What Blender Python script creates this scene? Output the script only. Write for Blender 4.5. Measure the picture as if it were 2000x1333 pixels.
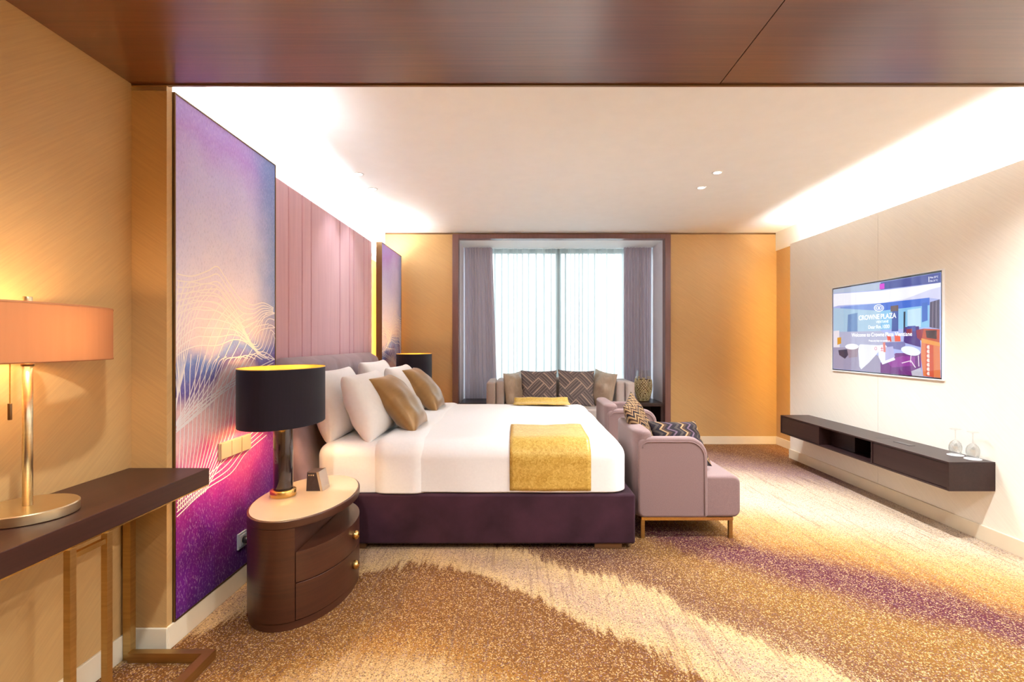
import bpy, bmesh, math, random
import numpy as np
from mathutils import Vector, Matrix
random.seed(4); rng = np.random.default_rng(4)
S = bpy.context.scene
for o in list(bpy.data.objects): bpy.data.objects.remove(o)
COL = S.collection
PI = math.pi

# ---------------------------------------------------------------- camera, world, exposure
CZ = 1.356            # camera height
F = 981.0             # focal length in pixels of the 2000 px frame
cam_d = bpy.data.cameras.new('camera'); cam = bpy.data.objects.new('camera', cam_d); COL.objects.link(cam)
cam.location = (0, 0, CZ); cam.rotation_euler = (PI/2, 0, 0)
cam_d.sensor_width = 36; cam_d.lens = F/2000*36; cam_d.shift_x = -0.0075; cam_d.shift_y = 0.00075; cam_d.clip_start = 0.05
S.camera = cam
S.view_settings.view_transform = 'Standard'; S.view_settings.look = 'None'
S.view_settings.gamma = 1; S.view_settings.use_curve_mapping = False
S.view_settings.exposure = 1.3
S.cycles.use_denoising = True
S.cycles.max_bounces = 10; S.cycles.diffuse_bounces = 6; S.cycles.transparent_max_bounces = 12
S.cycles.sample_clamp_indirect = 6.0
S.cycles.caustics_reflective = False; S.cycles.caustics_refractive = False

W = bpy.data.worlds.new('daylight'); S.world = W; W.use_nodes = True
bg = W.node_tree.nodes['Background']; bg.inputs[0].default_value = (0.82, 0.91, 1.0, 1); bg.inputs[1].default_value = 2.3

def light(name, kind, loc, power, color, rot=(0, 0, 0), parent=None, **kw):
    d = bpy.data.lights.new(name, kind); d.energy = power; d.color = color
    for k, v in kw.items(): setattr(d, k, v)
    o = bpy.data.objects.new(name, d); COL.objects.link(o); o.location = loc; o.rotation_euler = rot
    if parent: o.parent = parent
    return o
# daylight guide in the window opening (a portal gives off no light of its own)
pt = light('window_portal', 'AREA', (0.55, 7.62, 1.45), 1, (1, 1, 1), (-PI/2, 0, 0), shape='RECTANGLE', size=2.7, size_y=2.5)
pt.data.cycles.is_portal = True
WARM = (1.0, 0.66, 0.34); WW = (0.94, 0.97, 1.0); AMB = (1.0, 0.60, 0.12)
P_COVE_L, P_COVE_R, P_BACK, P_DOWN, P_ENTRY, P_NIGHT, P_DESK = 28, 40, 8, 112, 80, 11, 4.2
# LED strips of the ceiling cove: on top of the left panels, on top of the television panel
light('cove_strip', 'AREA', (-1.70, 4.4, 2.42), P_COVE_L, WW, (PI, 0, 0), shape='RECTANGLE', size=0.06, size_y=4.2)
light('cove_strip', 'AREA', (3.29, 3.5, 2.44), P_COVE_R, WW, (PI, 0, 0), shape='RECTANGLE', size=0.06, size_y=4.6)
# amber LED strips behind the edges of the panels
light('backlight_strip', 'AREA', (-1.63, 5.90, 1.40), P_BACK*3.2, (1.0, 0.72, 0.22), (0, PI/2, 0), shape='RECTANGLE', size=2.1, size_y=0.04)
light('backlight_strip', 'AREA', (3.24, 5.80, 1.35), P_BACK*0.9, AMB, (PI/2, 0, 0), shape='RECTANGLE', size=0.05, size_y=2.2)

# ---------------------------------------------------------------- materials
def nt(name):
    m = bpy.data.materials.new(name); m.use_nodes = True
    t = m.node_tree; b = t.nodes['Principled BSDF']
    return m, t, b
def nd(t, kind, **kw):
    n = t.nodes.new(kind)
    for k, v in kw.items(): setattr(n, k, v)
    return n
def c4(c): return (c[0], c[1], c[2], 1)
def s2l(r, g, b):
    f = lambda v: (v/255/12.92) if v <= 10 else ((v/255+0.055)/1.055)**2.4
    return (f(r), f(g), f(b))
def coords(t, scale=(1, 1, 1), rot=(0, 0, 0), kind='Object', tex=False):
    tc = nd(t, 'ShaderNodeTexCoord'); mp = nd(t, 'ShaderNodeMapping')
    if tex: mp.vector_type = 'TEXTURE'; scale = tuple(1/x for x in scale)
    mp.inputs['Scale'].default_value = scale; mp.inputs['Rotation'].default_value = rot
    t.links.new(tc.outputs[kind], mp.inputs[0]); return mp.outputs[0]
def noise(t, vec, scale=5, detail=4, rough=0.55, dist=0.0):
    n = nd(t, 'ShaderNodeTexNoise'); n.inputs['Scale'].default_value = scale; n.inputs['Detail'].default_value = detail
    n.inputs['Roughness'].default_value = rough; n.inputs['Distortion'].default_value = dist
    t.links.new(vec, n.inputs['Vector']); return n.outputs['Fac']
def ramp(t, fac, stops, interp='LINEAR'):
    r = nd(t, 'ShaderNodeValToRGB'); r.color_ramp.interpolation = interp; e = r.color_ramp.elements
    e.remove(e[1]); e[0].position = stops[0][0]; e[0].color = c4(stops[0][1])
    for p, c in stops[1:]: e.new(p).color = c4(c)
    t.links.new(fac, r.inputs[0]); return r.outputs[0]
def mth(t, op, a, b=None, c=None):
    n = nd(t, 'ShaderNodeMath', operation=op)
    for i, v in enumerate((a, b, c)):
        if v is None: continue
        if isinstance(v, (int, float)): n.inputs[i].default_value = v
        else: t.links.new(v, n.inputs[i])
    return n.outputs[0]
def mixc(t, fac, a, b, mode='MIX'):
    n = nd(t, 'ShaderNodeMix', data_type='RGBA', blend_type=mode)
    for i, v in ((0, fac), (6, a), (7, b)):
        if isinstance(v, (int, float)): n.inputs[i].default_value = v
        elif isinstance(v, tuple): n.inputs[i].default_value = c4(v)
        else: t.links.new(v, n.inputs[i])
    return n.outputs[2]
def bump(t, b, h, strength=0.2, dist=0.01):
    n = nd(t, 'ShaderNodeBump'); n.inputs['Strength'].default_value = strength; n.inputs['Distance'].default_value = dist
    t.links.new(h, n.inputs['Height']); t.links.new(n.outputs[0], b.inputs['Normal'])
def sepxyz(t, v):
    n = nd(t, 'ShaderNodeSeparateXYZ'); t.links.new(v, n.inputs[0]); return n.outputs

def plain(name, col, rough=0.6, metal=0.0, var=0.10, scale=8, stretch=(1, 1, 1), rot=(0, 0, 0), bmp=0.0, sheen=0.0, coat=0.0, spec=None):
    m, t, b = nt(name)
    v = coords(t, stretch, rot); f = noise(t, v, scale)
    lo = tuple(x*(1-var*1.6) for x in col); hi = tuple(min(1, x*(1+var)) for x in col)
    t.links.new(ramp(t, f, [(0.3, lo), (0.7, hi)]), b.inputs['Base Color'])
    b.inputs['Roughness'].default_value = rough; b.inputs['Metallic'].default_value = metal
    if sheen: b.inputs['Sheen Weight'].default_value = sheen; b.inputs['Sheen Roughness'].default_value = 0.4
    if coat: b.inputs['Coat Weight'].default_value = coat; b.inputs['Coat Roughness'].default_value = 0.18
    if spec is not None: b.inputs['Specular IOR Level'].default_value = spec
    if bmp: bump(t, b, f, bmp, 0.004)
    return m
def wood(name, dark, lite, stretch, rough=0.32, coat=0.25, coat_rough=0.2, spec=0.5):
    m, t, b = nt(name)
    v = coords(t, stretch); f = noise(t, v, 1.0, 8, 0.65, 0.4)
    f2 = noise(t, coords(t, tuple(x*0.12 for x in stretch)), 1.0, 2)
    c = ramp(t, f, [(0.30, dark), (0.52, tuple((a+b2)/2 for a, b2 in zip(dark, lite))), (0.72, lite)])
    c = mixc(t, 0.35, c, ramp(t, f2, [(0.35, dark), (0.65, lite)]))
    t.links.new(c, b.inputs['Base Color']); b.inputs['Roughness'].default_value = rough
    b.inputs['Coat Weight'].default_value = coat; b.inputs['Coat Roughness'].default_value = coat_rough
    b.inputs['Specular IOR Level'].default_value = spec
    bump(t, b, f, 0.08, 0.002)
    return m
def wallpaper(name, col, var=0.07):
    m, t, b = nt(name)
    f = noise(t, coords(t, (5, 5, 170), (0.6, 0.6, 0), tex=True), 1.0, 4, 0.6)
    g = noise(t, coords(t, (1, 1, 0.35)), 1.3, 3)
    lo = tuple(x*(1-var) for x in col); hi = tuple(min(1, x*(1+var)) for x in col)
    c = ramp(t, f, [(0.35, lo), (0.65, hi)])
    c = mixc(t, 0.30, c, ramp(t, g, [(0.35, tuple(x*0.86 for x in col)), (0.65, hi)]))
    t.links.new(c, b.inputs['Base Color']); b.inputs['Roughness'].default_value = 0.55
    b.inputs['Sheen Weight'].default_value = 0.1
    bump(t, b, f, 0.06, 0.002)
    return m
def emit(name, col, strength):
    m, t, b = nt(name)
    n = noise(t, coords(t), 3)
    t.links.new(ramp(t, n, [(0, tuple(x*0.97 for x in col)), (1, col)]), b.inputs['Emission Color'])
    b.inputs['Base Color'].default_value = c4(tuple(x*0.1 for x in col)); b.inputs['Emission Strength'].default_value = strength
    return m

M = {}
M['tan'] = wallpaper('tan_wallpaper', (0.54, 0.33, 0.125))
M['tan_lit'] = wallpaper('tan_wallpaper_lit', (0.87, 0.82, 0.71), 0.04)  # the wallpaper again, coloured paler for the stronger light on this wall
M['white'] = plain('white_paint', (0.87, 0.91, 0.93), 0.7, var=0.01)
M['niche'] = plain('niche_paint', (0.72, 0.69, 0.73), 0.35, var=0.03)
M['skirting'] = plain('ivory_skirting', (0.80, 0.70, 0.52), 0.4, var=0.02)
M['beam'] = wood('soffit_wood', (0.070, 0.014, 0.004), (0.150, 0.036, 0.010), (1.6, 60, 60), rough=0.36, coat=1.0, coat_rough=0.24)
M['beam'].node_tree.nodes['Principled BSDF'].inputs['Coat IOR'].default_value = 1.8
M['frame_wood'] = wood('frame_wood', (0.12, 0.050, 0.042), (0.20, 0.092, 0.075), (40, 40, 2.0), rough=0.4)
M['desk_wood'] = wood('desk_wood', (0.026, 0.008, 0.005), (0.060, 0.019, 0.013), (60, 1.6, 60), rough=0.42, coat=0.08, spec=0.3)
M['cab_wood'] = wood('cabinet_wood', (0.016, 0.006, 0.006), (0.036, 0.015, 0.014), (60, 1.6, 60), rough=0.4, coat=0.1, spec=0.35)
M['night_wood'] = wood('nightstand_wood', (0.034, 0.009, 0.004), (0.080, 0.023, 0.010), (3, 3, 70), rough=0.38, coat=0.2)
M['cream_glass'] = plain('cream_glass', (0.60, 0.465, 0.32), 0.08, var=0.02, coat=0.6)
M['brass'] = plain('brushed_brass', (0.72, 0.47, 0.16), 0.26, 1.0, 0.06, 3, (1, 1, 30))
M['brass_dark'] = plain('aged_brass', (0.50, 0.33, 0.13), 0.34, 1.0, 0.08, 3, (1, 1, 30))
M['champagne'] = plain('champagne_metal', (0.80, 0.68, 0.44), 0.30, 1.0, 0.05, 4, (1, 1, 25))
M['alu'] = plain('grey_aluminium', (0.45, 0.48, 0.44), 0.4, 0.3, 0.03)
M['bronze'] = plain('bronze_edge', (0.22, 0.13, 0.06), 0.35, 0.9, 0.05)
M['black_gloss'] = plain('black_marble', (0.014, 0.008, 0.014), 0.08, var=0.4, scale=20, coat=0.6)
M['shade_dark'] = plain('dark_shade_fabric', (0.008, 0.004, 0.011), 0.6, var=0.12, scale=90, stretch=(1, 1, 0.1), sheen=0.05, spec=0.25)
M['shade_gold'] = plain('gold_lining', (0.85, 0.58, 0.12), 0.35, 0.5, 0.04)
M['pink'] = plain('mauve_pink_upholstery', (0.56, 0.31, 0.355), 0.8, var=0.05, scale=30, stretch=(1, 1, 0.06), sheen=0.4)
M['plum'] = plain('plum_velvet', (0.047, 0.016, 0.027), 0.8, var=0.25, scale=5, sheen=0.08, spec=0.2)
M['head'] = plain('taupe_plum_velvet', (0.24, 0.155, 0.17), 0.72, var=0.12, scale=6, sheen=0.35)
M['linen'] = plain('white_linen', (0.82, 0.80, 0.78), 0.75, var=0.015, scale=60, bmp=0.03, sheen=0.15)
M['pillow'] = plain('pillow_cotton', (0.82, 0.79, 0.76), 0.75, var=0.015, scale=40, sheen=0.15)
M['gold_satin'] = plain('gold_satin', (0.31, 0.165, 0.050), 0.34, 0.3, 0.12, 7, (1, 2, 1), sheen=0.4)
M['taupe_satin'] = plain('taupe_satin', (0.50, 0.40, 0.29), 0.38, 0.15, 0.10, 9, (1, 1, 8), sheen=0.3)
M['mauve_linen'] = plain('mauve_linen', (0.235, 0.148, 0.140), 0.85, var=0.10, scale=220, sheen=0.2)
M['sofa'] = plain('beige_sofa_fabric', (0.52, 0.45, 0.41), 0.85, var=0.06, scale=150, sheen=0.3)
M['silver'] = plain('silver_edge', (0.72, 0.72, 0.72), 0.25, 1.0, 0.03)
M['black'] = plain('black_plastic', (0.012, 0.011, 0.014), 0.35, var=0.1)
M['leather'] = plain('dark_leather', (0.040, 0.024, 0.026), 0.5, var=0.15, scale=60)
M['switch'] = plain('beige_switch', (0.42, 0.31, 0.22), 0.3, var=0.02)
M['socket'] = plain('grey_socket', (0.38, 0.42, 0.50), 0.3, var=0.02)
M['paper'] = plain('white_paper', (0.85, 0.84, 0.82), 0.7, var=0.02)
M['print_white'] = plain('white_print', (0.92, 0.88, 0.89), 0.6, var=0.01)
M['block'] = wood('block_wood', (0.10, 0.04, 0.012), (0.19, 0.085, 0.03), (3, 60, 60), rough=0.45)
M['floor_trim'] = M['skirting']

def glassy(name, tint=(1, 1, 1), gl=0.08):
    m, t, b = nt(name); t.nodes.remove(b)
    tr = nd(t, 'ShaderNodeBsdfTransparent'); tr.inputs[0].default_value = c4(tint)
    g = nd(t, 'ShaderNodeBsdfGlossy'); g.inputs['Roughness'].default_value = 0.02
    lw = nd(t, 'ShaderNodeLayerWeight'); lw.inputs[0].default_value = 0.5
    f = mth(t, 'MULTIPLY_ADD', noise(t, coords(t), 4), 0.01, gl)
    f = mth(t, 'ADD', mth(t, 'MULTIPLY_ADD', mth(t, 'POWER', lw.outputs['Facing'], 5.0), 0.95, 0.04), f)
    mx = nd(t, 'ShaderNodeMixShader'); t.links.new(f, mx.inputs[0]); t.links.new(tr.outputs[0], mx.inputs[1]); t.links.new(g.outputs[0], mx.inputs[2])
    t.links.new(mx.outputs[0], t.nodes['Material Output'].inputs[0]); return m
M['glass'] = glassy('window_glass', (0.95, 0.98, 0.97), 0.0)
M['stemware'] = glassy('stemware_glass', (0.97, 0.98, 0.98), 0.10)
M['screen_glass'] = glassy('screen_glass', (1, 1, 1), 0.02)
def cloth_translucent(name, col, transp, transl, graze=False):
    m, t, b = nt(name); t.nodes.remove(b)
    f = noise(t, coords(t, (1, 1, 0.05)), 60, 2)
    c = ramp(t, f, [(0.3, tuple(x*0.94 for x in col)), (0.7, col)])
    d = nd(t, 'ShaderNodeBsdfDiffuse'); tl = nd(t, 'ShaderNodeBsdfTranslucent'); tr = nd(t, 'ShaderNodeBsdfTransparent')
    t.links.new(c, d.inputs[0]); t.links.new(c, tl.inputs[0])
    a = nd(t, 'ShaderNodeMixShader'); a.inputs[0].default_value = transl; t.links.new(d.outputs[0], a.inputs[1]); t.links.new(tl.outputs[0], a.inputs[2])
    e = nd(t, 'ShaderNodeMixShader'); e.inputs[0].default_value = transp
    if graze:   # an open weave closes up where the cloth turns edge-on
        lw = nd(t, 'ShaderNodeLayerWeight'); lw.inputs[0].default_value = 0.5
        t.links.new(mth(t, 'MULTIPLY', mth(t, 'POWER', mth(t, 'SUBTRACT', 1.0, lw.outputs['Facing']), 3.0), transp), e.inputs[0])
    if True:
        pass
    t.links.new(a.outputs[0], e.inputs[1]); t.links.new(tr.outputs[0], e.inputs[2])
    t.links.new(e.outputs[0], t.nodes['Material Output'].inputs[0]); return m
M['sheer'] = cloth_translucent('sheer_voile', (0.40, 0.43, 0.42), 0.30, 0.5, True)
M['drape'] = cloth_translucent('mauve_drape', (0.56, 0.49, 0.54), 0.0, 0.22)
M['lampshade'] = cloth_translucent('salmon_shade_silk', (0.44, 0.19, 0.085), 0.0, 0.12)

def carpet_mat():
    m, t, b = nt('patterned_carpet')
    o = coords(t); x, y, z = sepxyz(t, o)
    big = noise(t, o, 0.55, 2); med = noise(t, o, 2.2, 4, 0.6)
    streak = noise(t, coords(t, (26, 1.2, 1), (0, 0, 0.12)), 1.0, 5, 0.7)
    fine = noise(t, o, 150, 2, 0.7)
    tt = mth(t, 'ADD', mth(t, 'MULTIPLY', x, 0.672), mth(t, 'MULTIPLY', y, 0.74))
    w = mth(t, 'MULTIPLY', mth(t, 'SUBTRACT', big, 0.5), 0.5)
    w = mth(t, 'ADD', w, mth(t, 'MULTIPLY', mth(t, 'SUBTRACT', med, 0.5), 0.28))
    w = mth(t, 'ADD', w, mth(t, 'MULTIPLY', mth(t, 'SUBTRACT', streak, 0.5), 0.36))
    tt = mth(t, 'ADD', tt, w)
    # soft drift between the yarn colours towards the window side of the plum band
    soft = mth(t, 'MULTIPLY', mth(t, 'SUBTRACT', fine, 0.5), mth(t, 'MULTIPLY', mth(t, 'GREATER_THAN', tt, 2.46), 0.55))
    tt = mth(t, 'ADD', tt, soft)
    xn = mth(t, 'MINIMUM', x, 0.0); tt = mth(t, 'ADD', tt, mth(t, 'MULTIPLY', mth(t, 'MULTIPLY', xn, xn), 0.6))
    fac = mth(t, 'DIVIDE', tt, 8.0)
    K = lambda v: v/8.0
    ochre = (0.20, 0.080, 0.016); gold = (0.30, 0.130, 0.024); beige = (0.50, 0.315, 0.14); brown = (0.13, 0.05, 0.02)
    plum = (0.080, 0.013, 0.022); olive = (0.19, 0.084, 0.014); pale = (0.58, 0.45, 0.33); mauve = (0.27, 0.16, 0.16)  # pale puts the whitish sheen on the floor into the colour
    c = ramp(t, fac, [(K(0.6), gold), (K(1.25), beige), (K(1.45), gold), (K(1.60), ochre), (K(2.04), (0.15, 0.055, 0.010)), (K(2.07), beige), (K(2.25), (0.38, 0.24, 0.15)),
                      (K(2.44), beige), (K(2.47), brown), (K(2.72), olive), (K(3.0), olive), (K(3.18), plum), (K(3.38), plum), (K(3.62), gold), (K(4.0), (0.46, 0.26, 0.09)),
                      (K(4.5), pale), (K(5.2), pale), (K(5.7), mauve), (K(6.3), brown), (K(7.4), gold)])
    # dark plum drift by the foot of the bed
    near = mth(t, 'SUBTRACT', 1.0, mth(t, 'MULTIPLY', mth(t, 'ABSOLUTE', mth(t, 'SUBTRACT', tt, 2.72)), 3.6))
    lft = mth(t, 'MULTIPLY_ADD', x, -1.6, 1.9)
    nf = nd(t, 'ShaderNodeClamp'); t.links.new(mth(t, 'MULTIPLY', mth(t, 'MAXIMUM', near, 0.0), mth(t, 'MAXIMUM', lft, 0.0)), nf.inputs[0])
    c = mixc(t, mth(t, 'MULTIPLY', nf.outputs[0], 0.9), c, (0.075, 0.026, 0.022))
    # single yarns
    vr = nd(t, 'ShaderNodeTexVoronoi'); vr.inputs['Scale'].default_value = 210; t.links.new(o, vr.inputs['Vector'])
    vs = sepxyz(t, vr.outputs['Color'])
    c = mixc(t, mth(t, 'MULTIPLY', mth(t, 'GREATER_THAN', vs[0], 0.80), 0.65), c, (0.06, 0.022, 0.014))
    c = mixc(t, mth(t, 'MULTIPLY', mth(t, 'GREATER_THAN', vs[1], 0.84), 0.55), c, (0.72, 0.48, 0.22))
    c = mixc(t, mth(t, 'MULTIPLY', mth(t, 'GREATER_THAN', vs[2], 0.94), 0.4), c, (0.22, 0.14, 0.22))
    ln = noise(t, coords(t, (60, 1.5, 1), (0, 0, 0.12)), 1.0, 3, 0.6)
    c = mixc(t, mth(t, 'MULTIPLY', mth(t, 'GREATER_THAN', ln, 0.60), 0.42), c, (0.16, 0.08, 0.05))
    t.links.new(c, b.inputs['Base Color']); b.inputs['Roughness'].default_value = 0.85
    b.inputs['Specular IOR Level'].default_value = 0.15
    bump(t, b, mth(t, 'ADD', vr.outputs['Distance'], fine), 0.5, 0.004)
    return m
M['carpet'] = carpet_mat()

def art_mat(name, y0, y1, flip):
    m, t, b = nt(name)
    o = coords(t); x, y, z = sepxyz(t, o)
    u = mth(t, 'DIVIDE', mth(t, 'SUBTRACT', y, y0), y1-y0)
    if flip: u = mth(t, 'SUBTRACT', 1.0, u)
    n1 = noise(t, o, 1.7, 3); n2 = noise(t, o, 4.5, 5, 0.65); n3 = noise(t, coords(t, (1, 1, 0.45), (0.7, 0, 0)), 130, 3, 0.7)
    v = mth(t, 'ADD', mth(t, 'DIVIDE', z, 2.5), mth(t, 'MULTIPLY', mth(t, 'SUBTRACT', n1, 0.5), 0.26))
    v = mth(t, 'ADD', v, mth(t, 'MULTIPLY', mth(t, 'SUBTRACT', n2, 0.5), 0.07))
    v = mth(t, 'ADD', v, mth(t, 'MULTIPLY', u, -0.05))
    c = ramp(t, v, [(0.04, s2l(60, 8, 95)), (0.14, s2l(105, 10, 125)), (0.22, s2l(170, 22, 140)), (0.29, s2l(214, 80, 150)), (0.35, s2l(243, 196, 198)), (0.40, s2l(240, 205, 205)),
                    (0.435, s2l(110, 92, 165)), (0.475, s2l(120, 150, 215)), (0.52, s2l(240, 220, 225)), (0.62, s2l(236, 230, 250)), (0.72, s2l(220, 218, 250)), (0.83, s2l(202, 196, 246)), (0.93, s2l(182, 148, 226)), (1.0, s2l(176, 156, 230))])
    blue = nd(t, 'ShaderNodeMapRange'); blue.interpolation_type = 'SMOOTHSTEP'
    for k, val in ((1, 0.62), (2, 1.05), (3, 0.0), (4, 0.85)): blue.inputs[k].default_value = val
    t.links.new(mth(t, 'ADD', u, mth(t, 'MULTIPLY', mth(t, 'SUBTRACT', n1, 0.5), 0.5)), blue.inputs[0])
    up = nd(t, 'ShaderNodeMapRange'); up.interpolation_type = 'SMOOTHSTEP'
    for k, val in ((1, 0.42), (2, 0.60), (3, 0.0), (4, 1.0)): up.inputs[k].default_value = val
    t.links.new(v, up.inputs[0])
    c = mixc(t, mth(t, 'MULTIPLY', blue.outputs[0], up.outputs[0]), c, s2l(105, 140, 200))
    lowr = mth(t, 'MULTIPLY', blue.outputs[0], mth(t, 'SUBTRACT', 1.0, up.outputs[0]))
    c = mixc(t, mth(t, 'MULTIPLY', lowr, 0.75), c, s2l(95, 15, 130))
    c = mixc(t, mth(t, 'MULTIPLY', mth(t, 'GREATER_THAN', n3, 0.58), 0.16), c, s2l(245, 225, 240))
    c = mixc(t, mth(t, 'MULTIPLY', mth(t, 'LESS_THAN', n3, 0.42), 0.14), c, s2l(70, 30, 120))
    t.links.new(c, b.inputs['Base Color']); b.inputs['Roughness'].default_value = 0.6
    bump(t, b, n3, 0.10, 0.002)
    return m

def chevron_mat(name, cols, period=0.22, zig=0.13, rot=0.0):
    m, t, b = nt(name)
    tc = nd(t, 'ShaderNodeTexCoord'); mp = nd(t, 'ShaderNodeMapping'); mp.inputs['Rotation'].default_value = (0, 0, rot)
    t.links.new(tc.outputs['UV'], mp.inputs[0]); u, v, _ = sepxyz(t, mp.outputs[0])
    tri = mth(t, 'PINGPONG', u, zig)
    w = mth(t, 'DIVIDE', mth(t, 'ADD', v, tri), period)
    fr = mth(t, 'FRACT', mth(t, 'ADD', w, 10.0))
    c = ramp(t, fr, cols, 'CONSTANT')
    n = noise(t, coords(t), 120)
    c = mixc(t, 0.06, c, ramp(t, n, [(0.3, (0.01, 0.01, 0.01)), (0.7, (0.3, 0.22, 0.15))]))
    t.links.new(c, b.inputs['Base Color']); b.inputs['Roughness'].default_value = 0.8; b.inputs['Specular IOR Level'].default_value = 0.15
    return m
_dk = (0.007, 0.004, 0.010); _br = (0.05, 0.022, 0.012); _tn = (0.30, 0.185, 0.085); _gr = (0.045, 0.034, 0.030); _pl = (0.11, 0.065, 0.10)
M['chev_a'] = chevron_mat('tan_chevron_weave', [(0, _br), (0.18, _tn), (0.34, _dk), (0.54, (0.28, 0.16, 0.08)), (0.68, _br), (0.84, _tn)], 0.24, 0.085, 0.0)
M['chev_b'] = chevron_mat('dark_chevron_weave', [(0, _dk), (0.22, _gr), (0.36, _dk), (0.52, _tn), (0.62, _br), (0.76, _dk), (0.9, _pl)], 0.40, 0.11, PI/2)
def maze_mat():
    m, t, b = nt('maze_weave')
    tc = nd(t, 'ShaderNodeTexCoord'); mp = nd(t, 'ShaderNodeMapping'); mp.inputs['Rotation'].default_value = (0, 0, PI/4)
    t.links.new(tc.outputs['UV'], mp.inputs[0]); u, v, _ = sepxyz(t, mp.outputs[0])
    k = 4.6
    # parquet of parallel lines, turned from block to block
    cu = mth(t, 'FLOOR', mth(t, 'MULTIPLY', u, k)); cv = mth(t, 'FLOOR', mth(t, 'MULTIPLY', v, k*0.5))
    sel = mth(t, 'GREATER_THAN', mth(t, 'FLOORED_MODULO', mth(t, 'ADD', mth(t, 'FLOOR', mth(t, 'MULTIPLY', cu, 0.5)), mth(t, 'ADD', cu, cv)), 2.0), 0.5)
    lines_u = mth(t, 'FRACT', mth(t, 'MULTIPLY', u, k*3)); lines_v = mth(t, 'FRACT', mth(t, 'MULTIPLY', v, k*3))
    f = mth(t, 'ADD', mth(t, 'MULTIPLY', sel, lines_u), mth(t, 'MULTIPLY', mth(t, 'SUBTRACT', 1.0, sel), lines_v))
    f = mth(t, 'PINGPONG', f, 0.5)
    ring = mth(t, 'ADD', mth(t, 'MULTIPLY', sel, mth(t, 'FRACT', mth(t, 'MULTIPLY', u, k))), mth(t, 'MULTIPLY', mth(t, 'SUBTRACT', 1.0, sel), mth(t, 'FRACT', mth(t, 'MULTIPLY', v, k))))
    c = ramp(t, f, [(0, (0.30, 0.24, 0.22)), (0.17, (0.075, 0.058, 0.060)), (0.30, (0.15, 0.12, 0.115))], 'CONSTANT')
    c = mixc(t, mth(t, 'LESS_THAN', ring, 0.16), c, (0.50, 0.37, 0.29))
    t.links.new(c, b.inputs['Base Color']); b.inputs['Roughness'].default_value = 0.75; b.inputs['Sheen Weight'].default_value = 0.3
    return m
M['maze'] = maze_mat()
def runner_mat():
    m, t, b = nt('gold_brocade')
    o = coords(t)
    f = noise(t, o, 45, 4, 0.7, 1.5); g = noise(t, coords(t, (1, 6, 6)), 2, 2)
    c = ramp(t, f, [(0.38, (0.42, 0.235, 0.03)), (0.50, (0.58, 0.36, 0.065)), (0.62, (0.72, 0.50, 0.14))])
    c = mixc(t, 0.3, c, ramp(t, g, [(0.35, (0.50, 0.30, 0.045)), (0.65, (0.70, 0.48, 0.13))]))
    t.links.new(c, b.inputs['Base Color']); b.inputs['Roughness'].default_value = 0.42; b.inputs['Metallic'].default_value = 0.2
    bump(t, b, f, 0.12, 0.002)
    return m
M['runner'] = runner_mat()
def vase_mat():
    m, t, b = nt('hammered_gold')
    f = noise(t, coords(t), 30, 2)
    t.links.new(ramp(t, f, [(0.3, (0.62, 0.46, 0.18)), (0.7, (0.95, 0.82, 0.52))]), b.inputs['Base Color'])
    b.inputs['Metallic'].default_value = 0.5; b.inputs['Roughness'].default_value = 0.3
    return m
M['hammered'] = vase_mat()

# ---------------------------------------------------------------- mesh helpers
def obj(name, bm, m, parent=None, smooth=False, loc=None):
    me = bpy.data.meshes.new(name); bm.normal_update(); bm.to_mesh(me); bm.free()
    for mm in (m if isinstance(m, (list, tuple)) else [m]): me.materials.append(mm)
    if smooth:
        me.shade_smooth()
    o = bpy.data.objects.new(name, me); COL.objects.link(o)
    if parent: o.parent = parent
    if loc: o.location = loc
    return o
def tag(o, label, cat, group=None):
    o['label'] = label; o['category'] = cat
    if group: o['group'] = group
    return o
def thing(name, label, cat, loc=(0, 0, 0), rz=0, group=None):
    o = bpy.data.objects.new(name, None); COL.objects.link(o); o.location = loc; o.rotation_euler = (0, 0, rz)
    o.empty_display_size = 0.1
    return tag(o, label, cat, group)
def struct(o, label=None):
    o['kind'] = 'structure'
    if label: o['label'] = label
    return o
def copy_tree(o, parent=None, loc=None, rz=None, label=None, group=None):
    c = o.copy(); COL.objects.link(c); c.parent = parent
    if loc is not None: c.location = loc
    if rz is not None: c.rotation_euler = (0, 0, rz)
    if label: c['label'] = label
    if group: c['group'] = group
    for ch in [q for q in bpy.data.objects if q.parent == o]: copy_tree(ch, c)
    return c
def box(bm, x0, x1, y0, y1, z0, z1, bev=0, seg=2, mi=0):
    vs = [bm.verts.new((x, y, z)) for x in (x0, x1) for y in (y0, y1) for z in (z0, z1)]
    fs = [bm.faces.new([vs[i] for i in q]) for q in ((0, 1, 3, 2), (4, 6, 7, 5), (0, 4, 5, 1), (2, 3, 7, 6), (0, 2, 6, 4), (1, 5, 7, 3))]
    for f in fs: f.material_index = mi
    if bev:
        es = list({e for f in fs for e in f.edges})
        bmesh.ops.bevel(bm, geom=es, offset=bev, segments=seg, profile=0.5, affect='EDGES')
    return bm
def BX(*a, **k): return box(bmesh.new(), *a, **k)
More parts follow.
